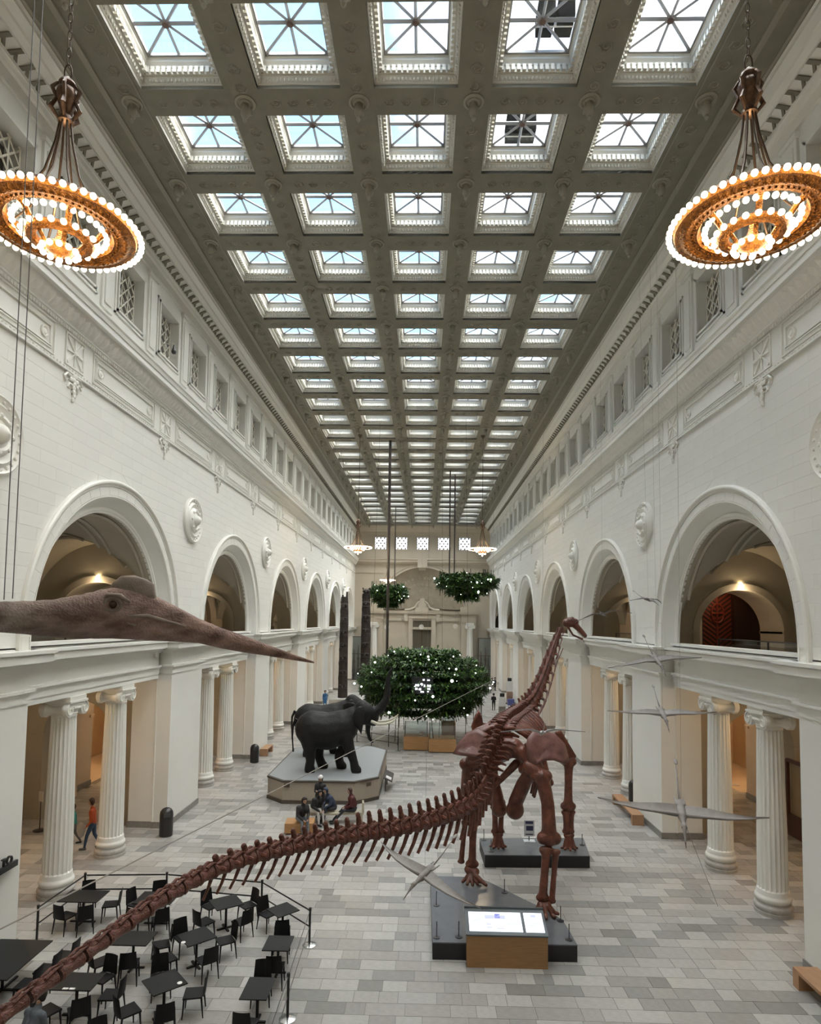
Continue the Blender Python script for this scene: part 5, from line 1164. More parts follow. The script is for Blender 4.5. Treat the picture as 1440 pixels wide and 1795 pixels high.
for g_, x, y in ((g2, 2.8 - 4.5, .5), (g2, 3.35 - 4.5, 2.0), (g3, -3.5 + 4.3, 0)):
    MB().tube([(x, y, .3), (x, y, HC - g_.location.z)], .07, 8).build('support_pole', PBZ, g_)
for x, y in ((-3.9, -2.0), (3.2, -3.0), (1.5, 3.5)): MB().tube([(x, y, .3), (x * .9, y, HC - 4.35)], .010, 5).build('support_cable', PBZ, g1)
# ---------------------------------------------------------------- wooden cases below the big garden
OAKB = mat('oak_case', (.42, .225, .09), .45, noise=(2, (.34, .175, .065), .8, (1, 1, 10)))
def case(loc, sx, sy, h, label, seed):
    t = thing('display_case', label, 'display case', loc); r = random.Random(seed)
    MB().box(-sx, sx, -sy, sy, .06, h).build('case_body', OAKB, t); MB().box(-sx + .08, sx - .08, -sy + .08, sy - .08, 0, .06).build('plinth_foot', PDK, t)
    for s1 in (-1, 1):
        for s2 in (-1, 1): MB().tube([(s1 * (sx - .08), s2 * (sy - .08), h), (s1 * (sx - .08), s2 * (sy - .08), h + .9)], .02, 6).build('corner_post', POST, t)
    MB().box(-sx + .04, sx - .04, -sy + .04, sy - .04, h + .9, h + .94).build('glass_top', GLASS, t)
    for s1 in (-1, 1):
        MB().box(-sx + .07, sx - .07, s1 * (sy - .08) - .005, s1 * (sy - .08) + .005, h, h + .9).build('glass_side', GLASS, t)
    return t
case((-.07, 44.3, 0), .86, .62, .95, 'left wooden case with slim black posts under the big hanging garden', 1)
case((1.75, 43.9, 0), .94, .78, .92, 'right wooden case with slim black posts under the big hanging garden', 2)
case((2.3, 46.6, 0), .5, .4, 1.6, 'tall wooden case behind the two low ones under the hanging garden', 3)
# small model pieces in the cases
mb_ = MB(); mb_.lathe((0, 0, 0), [(.10, 0), (.12, .1), (.05, .2), (.09, .32), (.03, .42)], 12); mb_.build('specimen', mat('pale_specimen', (.62, .60, .54), .4), None, smooth=True, loc=(1.0, 43.7, .92), label='small pale vase-like specimen on the right wooden case', cat='specimen')
mb_ = MB(); mb_.lathe((0, 0, 0), [(.2, 0), (.24, .08), (.2, .2), (.05, .26)], 14); mb_.build('specimen', mat('clay_specimen', (.3, .18, .1), .5), None, smooth=True, loc=(.35, 44.3, .95), label='small brown clay specimen on the left wooden case', cat='specimen')
# ---------------------------------------------------------------- totem poles
TOT = mat('carved_dark_wood', (.018, .012, .010), .6, noise=(4, (.045, .028, .02), .8), bump=(20, .6, .02))
def totem(loc, H, r, label, seed):
    t = thing('totem_pole', label, 'totem pole', loc); q = random.Random(seed)
    b = MB(); b.lathe((0, 0, 0), [(r * 1.1, 0), (r, H * .3), (r * .95, H * .7), (r * .8, H * .93), (r * .75, H * .95)], 14); b.build('trunk', TOT, t, smooth=True)
    z = .4; k = 0
    while z < H * .9:
        h = q.uniform(1.2, 1.7); rr = r * (1.05 - .2 * z / H); b = MB()
        b.ball((0, -rr * .35, z + h * .75), (rr * .92, rr * .8, h * .22), 12, 8)              # brow and head
        for s_ in (-1, 1):
            b.ball((s_ * rr * .45, -rr * 1.05, z + h * .78), (rr * .22, rr * .12, h * .09), 8, 6); b.ball((s_ * rr * .75, -rr * .5, z + h * .3), (rr * .25, rr * .35, h * .28), 8, 6)
            b.ball((s_ * rr * .8, -rr * .2, z + h * .98), (rr * .18, rr * .2, h * .1), 8, 6)
        b.ball((0, -rr * 1.2, z + h * .66), (rr * .2, rr * (.35 if k % 2 else .8), h * .09), 8, 6); b.ball((0, -rr * .9, z + h * .5), (rr * .55, rr * .25, h * .05), 10, 6)
        b.ball((0, -rr * .5, z + h * .22), (rr * .55, rr * .55, h * .22), 10, 6)
        b.build('carved_figure', TOT, t, smooth=True); z += h; k += 1
    for j in range(3):
        a = 2 * PI * j / 3 + .4; MB().tube([(r * .55 * math.cos(a), r * .55 * math.sin(a), H * .93), (r * .55 * math.cos(a), r * .55 * math.sin(a), H * (1.0 - .03 * j))], [r * .25, r * .18], 8).build('top_prong', TOT, t, smooth=True)
totem((-8.55, 69.2, .45), 11.75, .50, 'tall dark carved totem pole, left one of the two', 1)
totem((-6.4, 72.3, .45), 12.3, .56, 'tall dark carved totem pole, right one beside the hanging garden', 2)
b = MB(); b.box(-9.8, -5.2, 67.4, 73.6, 0, .45); o = b.build('plinth', mat('totem_plinth', (.42, .41, .39), .6), None, label='low pale platform carrying the two totem poles', cat='plinth')
for (x, w_), l in (((-9.75, .95), 'left'), ((9.6, .95), 'right')):
    t = thing('display_case', 'tall dark framed glass case in the %s corner of the far wall' % l, 'display case', (x, 94.6, 0)); h = 6.6
    for s1 in (-1, 1): MB().box(s1 * w_ - .07, s1 * w_ + .07, -.07, .07, 0, h).build('frame_post', PDK, t)
    for z in (0, 3.9, h - .1): MB().box(-w_, w_, -.06, .06, z, z + .1).build('frame_rail', PDK, t)
    MB().box(-w_, w_, .5, .55, 0, h).build('back_panel', mat('case_gray', (.20, .21, .20), .6), t); MB().box(-w_, w_, -.01, .01, .1, h - .1).build('glass_front', GLASS, t)
    for j, xx in enumerate((-.5, .15, .6)):
        hh = (4.6, 5.2, 3.9)[j]; b = MB(); b.tube([(xx, .25, .1), (xx, .25, hh * .6), (xx, .25, hh)], [.16, .13, .06], 8); b.ball((xx, .25, hh * .62), .2, 8, 6); b.ball((xx, .22, hh * .3), (.25, .2, .5), 8, 6); b.build('carved_post', TOT, t, smooth=True)
for x, z in ((-3.21, 8.4), (.13, 8.45), (3.42, 8.55)):
    b = MB(); b.M = Matrix.Rotation(PI / 2, 4, 'X') @ Matrix.Scale(1, 4); b.lathe((0, 0, 0), [(.24, -.01), (.24, .01)], 24)
    for j in range(5): a = 2 * PI * j / 5; b.lathe((.13 * math.cos(a), .13 * math.sin(a), 0), [(.05, .012), (.04, .02), (.001, .02)], 8, caps=False)
    b.M = None
    b.build('hanging_disc', mat('white_disc_%d' % int(x * 10), (.72, .70, .66), .5), None, loc=(x, 60, z), label='white round disc hanging %s in front of the far doorway' % ('on the left' if x < -1 else 'on the right' if x > 1 else 'in the middle'), cat='hanging disc')
    wire([(x, 60, z + .24), (x, 60, 23.85)], .005, 'thin wire holding the %s white round disc' % ('left' if x < -1 else 'right' if x > 1 else 'middle'))
# ---------------------------------------------------------------- roof vents seen through two skylights
VB_ = mat('roof_vent_black', (.004, .004, .004), 1, spec=0)
for x, y, l in ((3.75, 15.9, 'nearest row'), (3.4, 19.7, 'second row')):
    t = thing('roof_vent', 'black slatted roof vent seen through a skylight of the ' + l, 'vent', (x, y, 25.05))
    for dx in (-.26, .26):
        for dy in (-.17, .17): MB().box(dx - .22, dx + .22, dy - .15, dy + .15, 0, .5).build('vent_box', VB_, t)
    MB().box(-.5, .5, -.03, .03, 0, .1).build('crossbar', STEEL, t)
# ---------------------------------------------------------------- security camera, wall sign, banner
t = thing('security_camera', 'small dark dome camera on an arm below the left clerestory windows', 'camera', (-10.38, 24.5, 20.15))
MB().tube([(-.1, 0, 0), (.38, 0, .02), (.42, 0, -.04)], .02, 6).build('arm', LATT, t, smooth=True); MB().lathe((.42, 0, -.34), [(.001, -.08), (.07, -.06), (.10, 0), (.09, .06), (.04, .2), (.03, .3)], 12, caps=False).build('dome', mat('camera_dark', (.05, .05, .055), .3), t, smooth=True)
SGN = mat('sign_black', (.012, .014, .013), .35)
t = thing('wall_sign', 'black raised lettering over a black bar on the nearest left pier', 'sign', (-10.42, 15.6, 2.45))
b = MB(); b.box(0, .06, -1.5, 1.15, -.13, .02); b.build('bar', SGN, t)
fc = bpy.data.curves.new('lettering', 'FONT'); fc.body = 'TO'; fc.size = .30; fc.extrude = .03; fc.align_x = 'RIGHT'
fo = bpy.data.objects.new('tmp', fc); COL.objects.link(fo); dg = bpy.context.evaluated_depsgraph_get(); me = bpy.data.meshes.new_from_object(fo.evaluated_get(dg)); bpy.data.objects.remove(fo); me.materials.clear(); me.materials.append(SGN)
o = link('lettering', me, t, loc=(.03, .95, .02), rot=(PI / 2, 0, PI / 2))
t = thing('banner', 'hanging banner of green, yellow and blue pictures between columns of the second left bay', 'banner', (-12.6, 36.3, 3.95))
MB().box(-.03, .0, -1.0, 1.0, 0, 2.0).build('backing', mat('banner_navy', (.02, .025, .06), .5), t)
for k, (c_, h0, h1) in enumerate((((.55, .40, .12), .25, .95), ((.20, .42, .12), .3, 1.75), ((.06, .38, .24), .9, 1.8), ((.05, .20, .42), .35, .95), ((.06, .16, .45), 1.0, 1.8), ((.16, .14, .42), .4, 1.3))):
    MB().box(.0, .012, -.95 + k * .32, -.66 + k * .32, h0, h1).build('picture', mat('banner_colour_%s' % 'abcdef'[k], c_, .5, emit=(c_, .25)), t)
# ---------------------------------------------------------------- bins, benches
BIN = mat('bin_black', (.022, .02, .019), .35)
def bin_(loc, label):
    t = thing('waste_bin', label, 'bin', loc, 0, 'round topped waste bins')
    b = MB(); b.lathe((0, 0, 0), [(.27, .03), (.27, .86), (.25, .98), (.18, 1.08), (.08, 1.13), (.001, 1.14)], 24, caps=False); b.build('bin_body', BIN, t, smooth=True)
    MB().lathe((0, 0, 0), [(.25, 0), (.25, .03)], 24).build('foot_ring', DKM, t); MB().box(-.13, .13, -.285, -.24, .80, .95).build('flap', mat('bin_flap', (.05, .05, .05), .3), t, rot=(0, 0, .5)); return t
bin_((-10.15, 25.95, 0), 'round-topped black bin beside the nearest full pier at left'); bin_((-10.15, 39.3, 0), 'round-topped black bin beside the second left pier'); bin_((-10.2, 52.8, 0), 'round-topped black bin beside the third left pier')
bin_((11.1, 32.1, 0), 'black bin behind the bench beside the second right pier')
BEN = mat('bench_wood', (.40, .225, .12), .45, noise=(2, (.33, .18, .09), .8, (1, 8, 1)))
def bench(loc, L, rz, label, w_=.5):
    t = thing('bench', label, 'bench', loc, rz)
    for x in (-1, 1): MB().box(x * (L / 2 - .12) - .12, x * (L / 2 - .12) + .12, -w_ / 2, w_ / 2, 0, .38).build('end_block', BEN, t)
    MB().box(-L / 2, L / 2, -w_ / 2, w_ / 2, .38, .46).build('seat', BEN, t); return t
bench((-10.05, 41.9, 0), 1.6, D(90), 'wooden bench against the second left pier'); bench((10.13, 30.2, 0), 3.4, D(88), 'wooden bench along the second right pier'); bench((10.05, 15.0, 0), 2.6, D(90), 'wooden bench against the nearest right pier', .6)
PB = mat('bench_pale', (.42, .38, .29), .5)
t = thing('bench', 'low pale long bench with end rail where visitors sit before the elephants', 'bench', (-3.5, 28.15, 0), D(8))
MB().box(-1.35, 1.3, -.25, .25, .36, .44).build('seat', PB, t)
for x in (-1.2, 1.2): MB().box(x - .06, x + .06, -.22, .22, 0, .36).build('leg', PB, t)
MB().box(1.24, 1.32, -.25, .25, .44, .85).build('end_rail', PB, t)
t = thing('bench', 'square orange wooden block bench behind the tail vertebrae', 'bench', (-4.75, 26.75, 0), D(5))
MB().box(-.55, .55, -.35, .35, 0, .06).build('foot', PDK, t); MB().box(-.6, .6, -.4, .4, .06, .46).build('block', OAKB, t)
t = thing('stand_sign', 'small white sign on a black stand inside the left aisle', 'sign', (-15.6, 26.2, 0))
MB().lathe((0, 0, 0), [(.25, 0), (.25, .03), (.03, .06)], 20).build('base', BIN, t, smooth=True); MB().tube([(0, 0, .05), (0, 0, 1.25)], .02, 6).build('pole', BIN, t); MB().box(-.14, .14, -.02, .02, 1.2, 1.6).build('card', mat('card', (.6, .58, .54), .5), t, rot=(0, 0, -.5))
for (x, y), hh, l in (((8.08, 61.2), 1.15, 'nearer'), ((9.95, 69.6), 1.9, 'farther')):
    t = thing('info_kiosk', '%s white-topped information pedestal at the far right' % l, 'kiosk', (x, y, 0))
    MB().box(-.5, .5, -.3, .3, 0, .1).build('base', DKM, t); MB().box(-.32, .32, -.2, .2, .1, hh).build('pedestal', mat('kiosk_%s' % l, (.26, .24, .21) if hh < 1.5 else (.30, .19, .13), .5), t); MB().box(-.33, .33, -.22, -.05, hh * .72, hh + .6).build('panel', mat('kiosk_white_' + l, (.7, .7, .68), .5), t); MB().box(-.22, .22, -.1, .0, hh + .6, hh + .95).build('header', DKM, t)
MB().box(-.35, .35, -.25, .25, 0, .65).build('crate', mat('blue_crate', (.09, .11, .30), .5), None, loc=(9.95, 68.6, 0), label='blue crate beside the farther information pedestal', cat='crate')
for (x, y, r_, l) in ((15.9, 25.2, .4, 'dark'),):
    t = thing('display_case', 'dark wood framed tall display inside the right aisle behind the columns', 'display case', (16.3, 27.0, 0))
    DW2 = mat('dark_cherry', (.07, .022, .012), .4)
    for yy in (-.8, .8): MB().box(-.06, .06, yy - .06, yy + .06, 0, 3.2).build('frame_post', DW2, t)
    MB().box(-.06, .06, -.8, .8, 3.1, 3.25).build('frame_top', DW2, t); MB().box(-.05, .25, -.8, .8, 0, .9).build('base', DW2, t); MB().box(.1, .14, -.75, .75, .9, 3.1).build('back', mat('case_cream', (.35, .28, .18), .6), t)
t = thing('carved_panel', 'tall red and black carved board with slanting stripes behind the big right arch', 'carving', (14.95, 31.2, 7.35)); t.rotation_euler.z = PI / 2; t.scale = (1, .55, .85)
RD = mat('carved_red', (.17, .032, .014), .5, emit=None); BK = mat('carved_black', (.03, .012, .008), .6)
MB().box(-.02, .04, -1.3, 1.3, 0, 4.9).build('board', BK, t)
for sgn in (-1, 1):
    for k in range(17): z = .05 + k * .27; MB().extr([(-.05, sgn * .12, z), (-.05, sgn * 1.25, z + .55), (-.05, sgn * 1.25, z + .68), (-.05, sgn * .12, z + .13)], (.04, 0, 0)).build('stripe', RD, t)
MB().box(-.06, 0, -.08, .08, 0, 4.9).build('spine', RD, t)
b = MB(); b.tube([(-.08, .55 * math.cos(2 * PI * k / 20), 2.6 + .55 * math.sin(2 * PI * k / 20)) for k in range(21)], .07, 6, caps=False); b.tube([(-.08, -.5, 2.6), (-.08, .5, 2.6)], .06, 6); b.tube([(-.08, 0, 2.1), (-.08, 0, 3.1)], .06, 6); b.build('carved_ring', RD, t, smooth=True)
MB().box(-.3, .3, -3.6, -1.3, 0, 5.2).build('black_side_box', BK, t)  # plain black box beside the carved board
lamp('carving_light', 'POINT', (-1.0, .6, 3.6), 9, (1, .55, .3), .15, parent=t)
for s_, l in ((-1, 'left'), (1, 'right')):
    for i in (1, 2, 3):
        ya = YA[i]; t = thing('glass_railing', 'glass railing with thin dark top rail behind the %s arch of the %s wall' % (ORD[i - 1], l), 'railing', (s_ * 12.3, ya, 7.35))
        MB().box(-.01, .01, -3.6, 3.6, .1, 1.05).build('pane', GLASS, t); MB().box(-.03, .03, -3.6, 3.6, 1.05, 1.09).build('rail', POST, t)
        for yy in (-3.6, 0, 3.6): MB().box(-.02, .02, yy - .03, yy + .03, 0, 1.05).build('post', POST, t)
# ---------------------------------------------------------------- cafe tables and chairs
BLK = mat('cafe_black', (.011, .012, .012), .5, spec=.3); CBL = mat('chair_black', (.006, .006, .007), .55, spec=.3)
tt = {}
def table(x, y, w_, d_, rz, label):
    t = thing('cafe_table', label, 'table', (x, y, 0), rz, 'black cafe tables')
    MB().box(-w_ / 2, w_ / 2, -d_ / 2, d_ / 2, .72, .745).build('tabletop', BLK, t)
    b = MB(); b.tube([(0, 0, .03), (0, 0, .72)], .035, 8); b.build('pedestal', CBL, t, smooth=True)
    b = MB(); b.box(-w_ * .32, w_ * .32, -.03, .03, .0, .035); b.box(-.03, .03, -d_ * .32, d_ * .32, .0, .035); b.build('base', CBL, t); MB().box(-w_ * .3, w_ * .3, -.02, .02, .69, .72).build('support_bar', CBL, t); return t
cb_ = {}
b = MB(); b.add([(-.21, -.20, .45), (.21, -.20, .45), (.22, .22, .46), (-.22, .22, .46), (-.21, -.20, .42), (.21, -.20, .42), (.22, .22, .42), (-.22, .22, .42)], [(0, 1, 2, 3), (7, 6, 5, 4), (0, 4, 5, 1), (1, 5, 6, 2), (2, 6, 7, 3), (3, 7, 4, 0)]); cb_['seat'] = b.mesh('seat', CBL)
b = MB(); k = 6
for f_ in (0, 1): b.add([((u / k - .5) * (.42 - .02 * v), -.20 - .05 * v / 3 - .03 * (1 - (2 * u / k - 1) ** 2) - f_ * .02, .44 + v * .135) for v in range(4) for u in range(k + 1)], [(v * (k + 1) + u, v * (k + 1) + u + 1, (v + 1) * (k + 1) + u + 1, (v + 1) * (k + 1) + u) for v in range(3) for u in range(k)])
cb_['backrest'] = b.mesh('backrest', CBL)
cb_['leg'] = [MB().tube([(sx * .19, sy, .43), (sx * .215, sy + (.03 if sy > 0 else -.05), 0)], [.024, .013], 6).mesh('leg', CBL, True) for sx in (-1, 1) for sy in (-.18, .19)]
chn = [0]
def chair(x, y, fx, fy, label):
    a = math.atan2(fy - y, fx - x) - PI / 2
    t = thing('cafe_chair', label, 'chair', (x, y, 0), a, 'black cafe chairs')
    link('seat', cb_['seat'], t); link('backrest', cb_['backrest'], t)
    for me in cb_['leg']: link('leg', me, t)
tabs = [
 ('table nearest the big left column', -9.53, 18.6, 1.15, .80, 0, [(-9.72, 18.0, 'front left'), (-9.15, 18.0, 'front right'), (-8.8, 18.8, 'right'), (-9.75, 19.2, 'behind')]),
 ('back row table half hidden by tail bones', -7.35, 18.6, 1.1, .80, 0, [(-8.05, 18.85, 'left'), (-7.6, 19.3, 'behind'), (-6.95, 17.95, 'front right'), (-7.6, 17.95, 'front left')]),
 ('third back row table', -5.24, 18.43, .78, .78, .62, [(-5.83, 18.85, 'behind left'), (-4.75, 18.95, 'behind right'), (-5.68, 17.85, 'front left'), (-4.62, 17.95, 'front right')]),
 ('right end table of the back row', -3.5, 18.05, .68, .68, .78, [(-4.02, 18.45, 'behind'), (-3.38, 17.48, 'front')]),
 ('turned square table in the centre', -5.38, 16.47, .76, .76, .75, [(-5.92, 17.0, 'behind left'), (-5.95, 15.92, 'front left'), (-4.92, 15.95, 'front right'), (-4.75, 16.9, 'behind right')]),
 ('table under the tail bones left of centre', -6.95, 16.29, .95, .72, 0, [(-6.35, 16.6, 'right'), (-6.75, 15.65, 'front'), (-7.5, 15.7, 'front left')]),
 ('middle table of the right hand column', -3.2, 16.23, .66, .74, 0, [(-3.28, 16.85, 'behind'), (-3.15, 15.68, 'front')]),
 ('long table against the left pier', -9.6, 15.2, 1.35, 1.75, 0, [(-8.5, 15.95, 'far right'), (-8.62, 15.35, 'middle right'), (-8.68, 14.72, 'near right')]),
 ('wide table near the bottom left', -7.32, 14.35, .95, .68, 0, [(-7.1, 15.05, 'behind'), (-7.65, 13.75, 'front left'), (-6.95, 13.8, 'front right'), (-6.55, 14.4, 'right')]),
 ('front row table with white coaster', -5.36, 14.42, .76, .76, .75, [(-5.75, 15.15, 'behind left'), (-5.92, 13.85, 'front left'), (-5.05, 13.72, 'front right'), (-4.72, 14.55, 'right')]),
 ('front table of the right hand column', -3.2, 14.28, .60, .84, 0, [(-3.3, 15.0, 'behind'), (-3.25, 13.5, 'front')])]
for l, x, y, w_, d_, rz, chs in tabs:
    table(x, y, w_, d_, rz, 'black cafe ' + l)
    for cx, cy, w2 in chs: chair(cx, cy, x if l[:4] != 'long' else x, y if l[:4] != 'long' else cy, 'black cafe chair %s of the %s' % (w2, l))
for cx, cy, l in ((-5.95, 12.75, 'left'), (-4.9, 12.6, 'right')): chair(cx, cy, -5.3, 12.0, 'black cafe chair cut by the bottom edge of the photo, %s one' % l)
NAP = mat('napkin_white', (.75, .75, .74), .6)
for x, y, l in ((-5.60, 16.12, 'turned square table in the centre'), (-5.0, 14.38, 'front row table')):
    MB().lathe((0, 0, 0), [(.055, 0), (.055, .012), (.04, .014), (.001, .014)], 16, caps=False).build('coaster', NAP, None, loc=(x, y, .745), label='small white round coaster on the ' + l, cat='coaster')
for x, l in ((-7.42, 'left'), (-7.27, 'right')): MB().box(-.06, .06, -.03, .03, 0, .012).build('paper_strip', NAP, None, loc=(x, 14.05, .745), label='short white paper strip, %s of two on the wide bottom left table' % l, cat='paper')
# ---------------------------------------------------------------- belt barrier
PSTM = mat('stanchion_black', (.03, .03, .032), .3, .3); CHR = mat('chrome_base', (.62, .62, .60), .2, .8)
sp_ = [(-10.15, 17.4), (-10.05, 19.6), (-7.56, 19.79), (-4.45, 19.38), (-2.65, 17.62), (-2.55, 14.43), (-2.5, 12.4)]
nmS = ['at the left pier', 'beside the big left column', 'behind the second back table', 'at the back right corner', 'right of the right end table', 'on the right side near the front', 'cut by the bottom edge']
for (x, y), l in zip(sp_, nmS):
    t = thing('stanchion', 'black barrier post with chrome foot ' + l, 'stanchion', (x, y, 0), 0, 'belt barrier posts')
    MB().lathe((0, 0, 0), [(.19, 0), (.19, .015), (.12, .035), (.03, .05), (.001, .05)], 24, caps=False).build('foot', CHR, t, smooth=True)
    MB().tube([(0, 0, .04), (0, 0, 1.0)], .032, 10).build('post', PSTM, t, smooth=True); MB().lathe((0, 0, 1.0), [(.04, -.07), (.04, 0), (.03, .01)], 12).build('cap', PSTM, t, smooth=True)
for i in range(6):
    a, c = Vector((*sp_[i], 0)), Vector((*sp_[i + 1], 0)); d = (c - a).normalized() * .045
    t = thing('barrier_belt', 'double black belt running on from the post %s' % nmS[i], 'barrier belt', a[:])
    for z in (.93, .50):
        b = MB(); p, q = d, (c - a) - d; b.extr([(p.x, p.y, z - .022), (p.x, p.y, z + .022), (q.x, q.y, z + .022), (q.x, q.y, z - .022)], (d.y * .1, -d.x * .1, 0)); b.build('belt', PSTM, t)
spb = [(-4.5, 46.6), (-3.27, 44.9), (-1.3, 43.5)]
for i, (x, y) in enumerate(spb):
    t = thing('stanchion', 'slim barrier post behind the elephant plinth, %s of three' % ('left', 'middle', 'right')[i], 'stanchion', (x, y, 0), 0, 'barrier posts by the garden')
    MB().lathe((0, 0, 0), [(.19, 0), (.19, .02), (.03, .04)], 16).build('foot', CHR, t, smooth=True); MB().tube([(0, 0, .03), (0, 0, 1.0)], .03, 8).build('post', PSTM, t, smooth=True)
for i in range(2):
    a, c = Vector((*spb[i], 0)), Vector((*spb[i + 1], 0)); t = thing('barrier_belt', 'pair of dark belts behind the elephant plinth, %s span' % ('left', 'right')[i], 'barrier belt', a[:])
    d = (c - a).normalized() * .045
    for z in (.95, .5): MB().tube([(d + Vector((0, 0, z)))[:], (c - a - d + Vector((0, 0, z)))[:]], .02, 4).build('belt', PSTM, t)
# ---------------------------------------------------------------- people
import numpy as np
def person(loc, rz, label, pose, top, legs, hair, skin=(.42, .26, .18), scale=1.0, hat=None, shoe=(.02, .02, .02), longcoat=False, bulk=1.0):
    t = thing('person', label, 'person', loc, rz); t.scale = (scale,) * 3
    sit = pose.startswith('sit')
    hz_ = .57 if sit else .92
    H = Vector((0, 0, hz_)); lean = .10 if sit else (.03 if pose == 'walk' else 0)
    if pose == 'sitlean': lean = .22
    Cst = H + Vector((0, -lean, .42)); N_ = Cst + Vector((0, -lean * .35, .13)); Hd = N_ + Vector((0, -.03 - lean * .3, .16))
    K = []  # (p, rp, q, rq, mat) mats: 0 skin 1 top 2 legs 3 shoe
    add = lambda p, rp, q, rq, m: K.append((Vector(p), rp, Vector(q), rq, m))
    for s_ in (-1, 1): add(H + Vector((s_ * .06, 0, .02)), .115, H + Vector((s_ * .05, -lean * .4, .18)), .10, 1 if not sit else 2); add(H + Vector((s_ * .05, -lean * .4, .18)), .105, Cst + Vector((s_ * .08, 0, -.05)), .105, 1)
    add(Cst + Vector((-.13, 0, .0)), .075, Cst + Vector((.13, 0, .0)), .075, 1); add(Cst, .09, N_, .052, 1); add(N_ - Vector((0, 0, .04)), .05, N_ + Vector((0, 0, .06)), .05, 0)
    add(Hd + Vector((0, .01, .03)), .085, Hd + Vector((0, 0, -.01)), .08, 0); add(Hd + Vector((0, -.01, 0)), .07, Hd + Vector((0, -.025, -.07)), .045, 0); add(Hd + Vector((0, -.085, .01)), .012, Hd + Vector((0, -.10, -.02)), .014, 0)
    for s_ in (-1, 1): add(Hd + Vector((s_ * .083, .01, .0)), .014, Hd + Vector((s_ * .083, .012, .03)), .014, 0)
    for s_ in (-1, 1):
        sh = Cst + Vector((s_ * .175, 0, .01))
        if sit: el = sh + Vector((s_ * .05, -.05, -.26)); ha = Vector((s_ * .10, el.y - .22, .60))
        elif pose == 'walk': el = sh + Vector((s_ * .05, .06 * s_, -.28)); ha = el + Vector((0, -.08 - .10 * s_, -.22))
        elif pose == 'phone': el = sh + Vector((s_ * .05, -.02, -.27)); ha = el + Vector((-s_ * .12, -.20, .06))
        else: el = sh + Vector((s_ * .05, .02, -.28)); ha = el + Vector((0, -.04, -.24))
        add(sh, .062, el, .045, 1); add(el, .045, ha, .03, 1 if pose != 'child' else 0); hd = (ha - el).normalized()
        pal = ha + hd * .06; add(ha, .026, pal, .030, 0)
        sd = Vector((1, 0, 0)) if abs(hd.x) < .7 else Vector((0, 0, 1)); pd_ = hd.cross(sd).normalized(); cl = pd_ * (-1 if pd_.y > 0 else 1)
        for f_ in range(4): fb = pal + sd * (f_ - 1.5) * .019; L = (.055, .066, .062, .05)[f_]; mid = fb + hd * L * .7 + cl * .006; add(fb, .010, mid, .009, 0); add(mid, .009, mid + hd * L * .5 + cl * .022, .008, 0)
        tb = ha + hd * .02; add(tb, .012, tb + hd * .035 - sd * s_ * .04, .010, 0); add(tb + hd * .035 - sd * s_ * .04, .010, tb + hd * .065 - sd * s_ * .042, .009, 0)
        hp = H + Vector((s_ * .09, 0, -.02))
        if sit: kn = Vector((s_ * .12, -.44, .54)); fo = Vector((s_ * .12, -.50, .09)) if pose != 'sitstretch' else Vector((s_ * .12, -.82, .10))
        elif pose == 'walk': kn = Vector((s_ * .09, -.10 * s_ - .06, .50)); fo = Vector((s_ * .09, -.24 * s_ + .02, .09))
        else: kn = Vector((s_ * .10, -.03, .50)); fo = Vector((s_ * .11, 0, .09))
        add(hp, .095, kn, .060, 2); add(kn, .060, fo + Vector((0, 0, .03)), .042, 2); add(fo + Vector((0, .02, -.04)), .045, fo + Vector((0, -.15, -.05)), .038, 3)
    if longcoat: add(H + Vector((-.05, 0, .0)), .14, H + Vector((-.07, 0, -.38)), .13, 1); add(H + Vector((.05, 0, .0)), .14, H + Vector((.07, 0, -.38)), .13, 1)
    K = [(k[0], k[1] * (bulk if k[4] == 1 else 1), k[2], k[3] * (bulk if k[4] == 1 else 1), k[4]) for k in K]
    me = hull([k[:4] for k in K], .0125, 2, 'body')
    for v in me.vertices:
        if v.co.z < .004: v.co.z = 0
    n = len(me.polygons); ce_ = np.empty(n * 3); me.polygons.foreach_get('center', ce_); ce_ = ce_.reshape(-1, 3); best = np.full(n, 1e9); idx = np.zeros(n, int)
    for p, rp, q, rq, m_ in K:
        P = np.array(p); d = np.array(q) - P; tt_ = np.clip(((ce_ - P) @ d) / max(1e-9, d @ d), 0, 1); D_ = np.linalg.norm(ce_ - P - tt_[:, None] * d, axis=1) - (rp + (rq - rp) * tt_)
        s2 = D_ < best; best[s2] = D_[s2]; idx[s2] = m_
    nm_ = str(len(bpy.data.materials))
    for i, c_ in enumerate((skin, top, legs, shoe)): me.materials.append(mat(('skin_', 'top_', 'trousers_', 'shoes_')[i] + nm_, c_, .65, noise=(12, tuple(x * .75 for x in c_), .6)))
    me.polygons.foreach_set('material_index', idx.tolist()); link('body', me, t)
    hm = hull([(Hd + Vector((0, .02, .05)), .092, Hd + Vector((0, .035, 0)), .088), (Hd + Vector((-.05, .03, .04)), .07, Hd + Vector((-.05, .05, -.05)), .055), (Hd + Vector((.05, .03, .04)), .07, Hd + Vector((.05, .05, -.05)), .055), (Hd + Vector((-.05, -.04, .085)), .035, Hd + Vector((.05, -.04, .085)), .035)], .012, 2, 'hair')
    hm.materials.append(mat('hair_' + nm_, hair, .7, bump=(80, .6, .01))); link('hair', hm, t)
    if hat: b = MB(); b.lathe((Hd.x, Hd.y + .01, Hd.z + .05), [(.105, -.02), (.11, .02), (.10, .07), (.06, .11), (.001, .125)], 18, caps=False); b.build('hat', mat('hat_' + nm_, hat, .7), t, smooth='all')
    for s_ in (-1, 1): MB().ball((Hd.x + s_ * .031, Hd.y - .076, Hd.z + .012), .009, 8, 6).build('eye', BEAK, t)
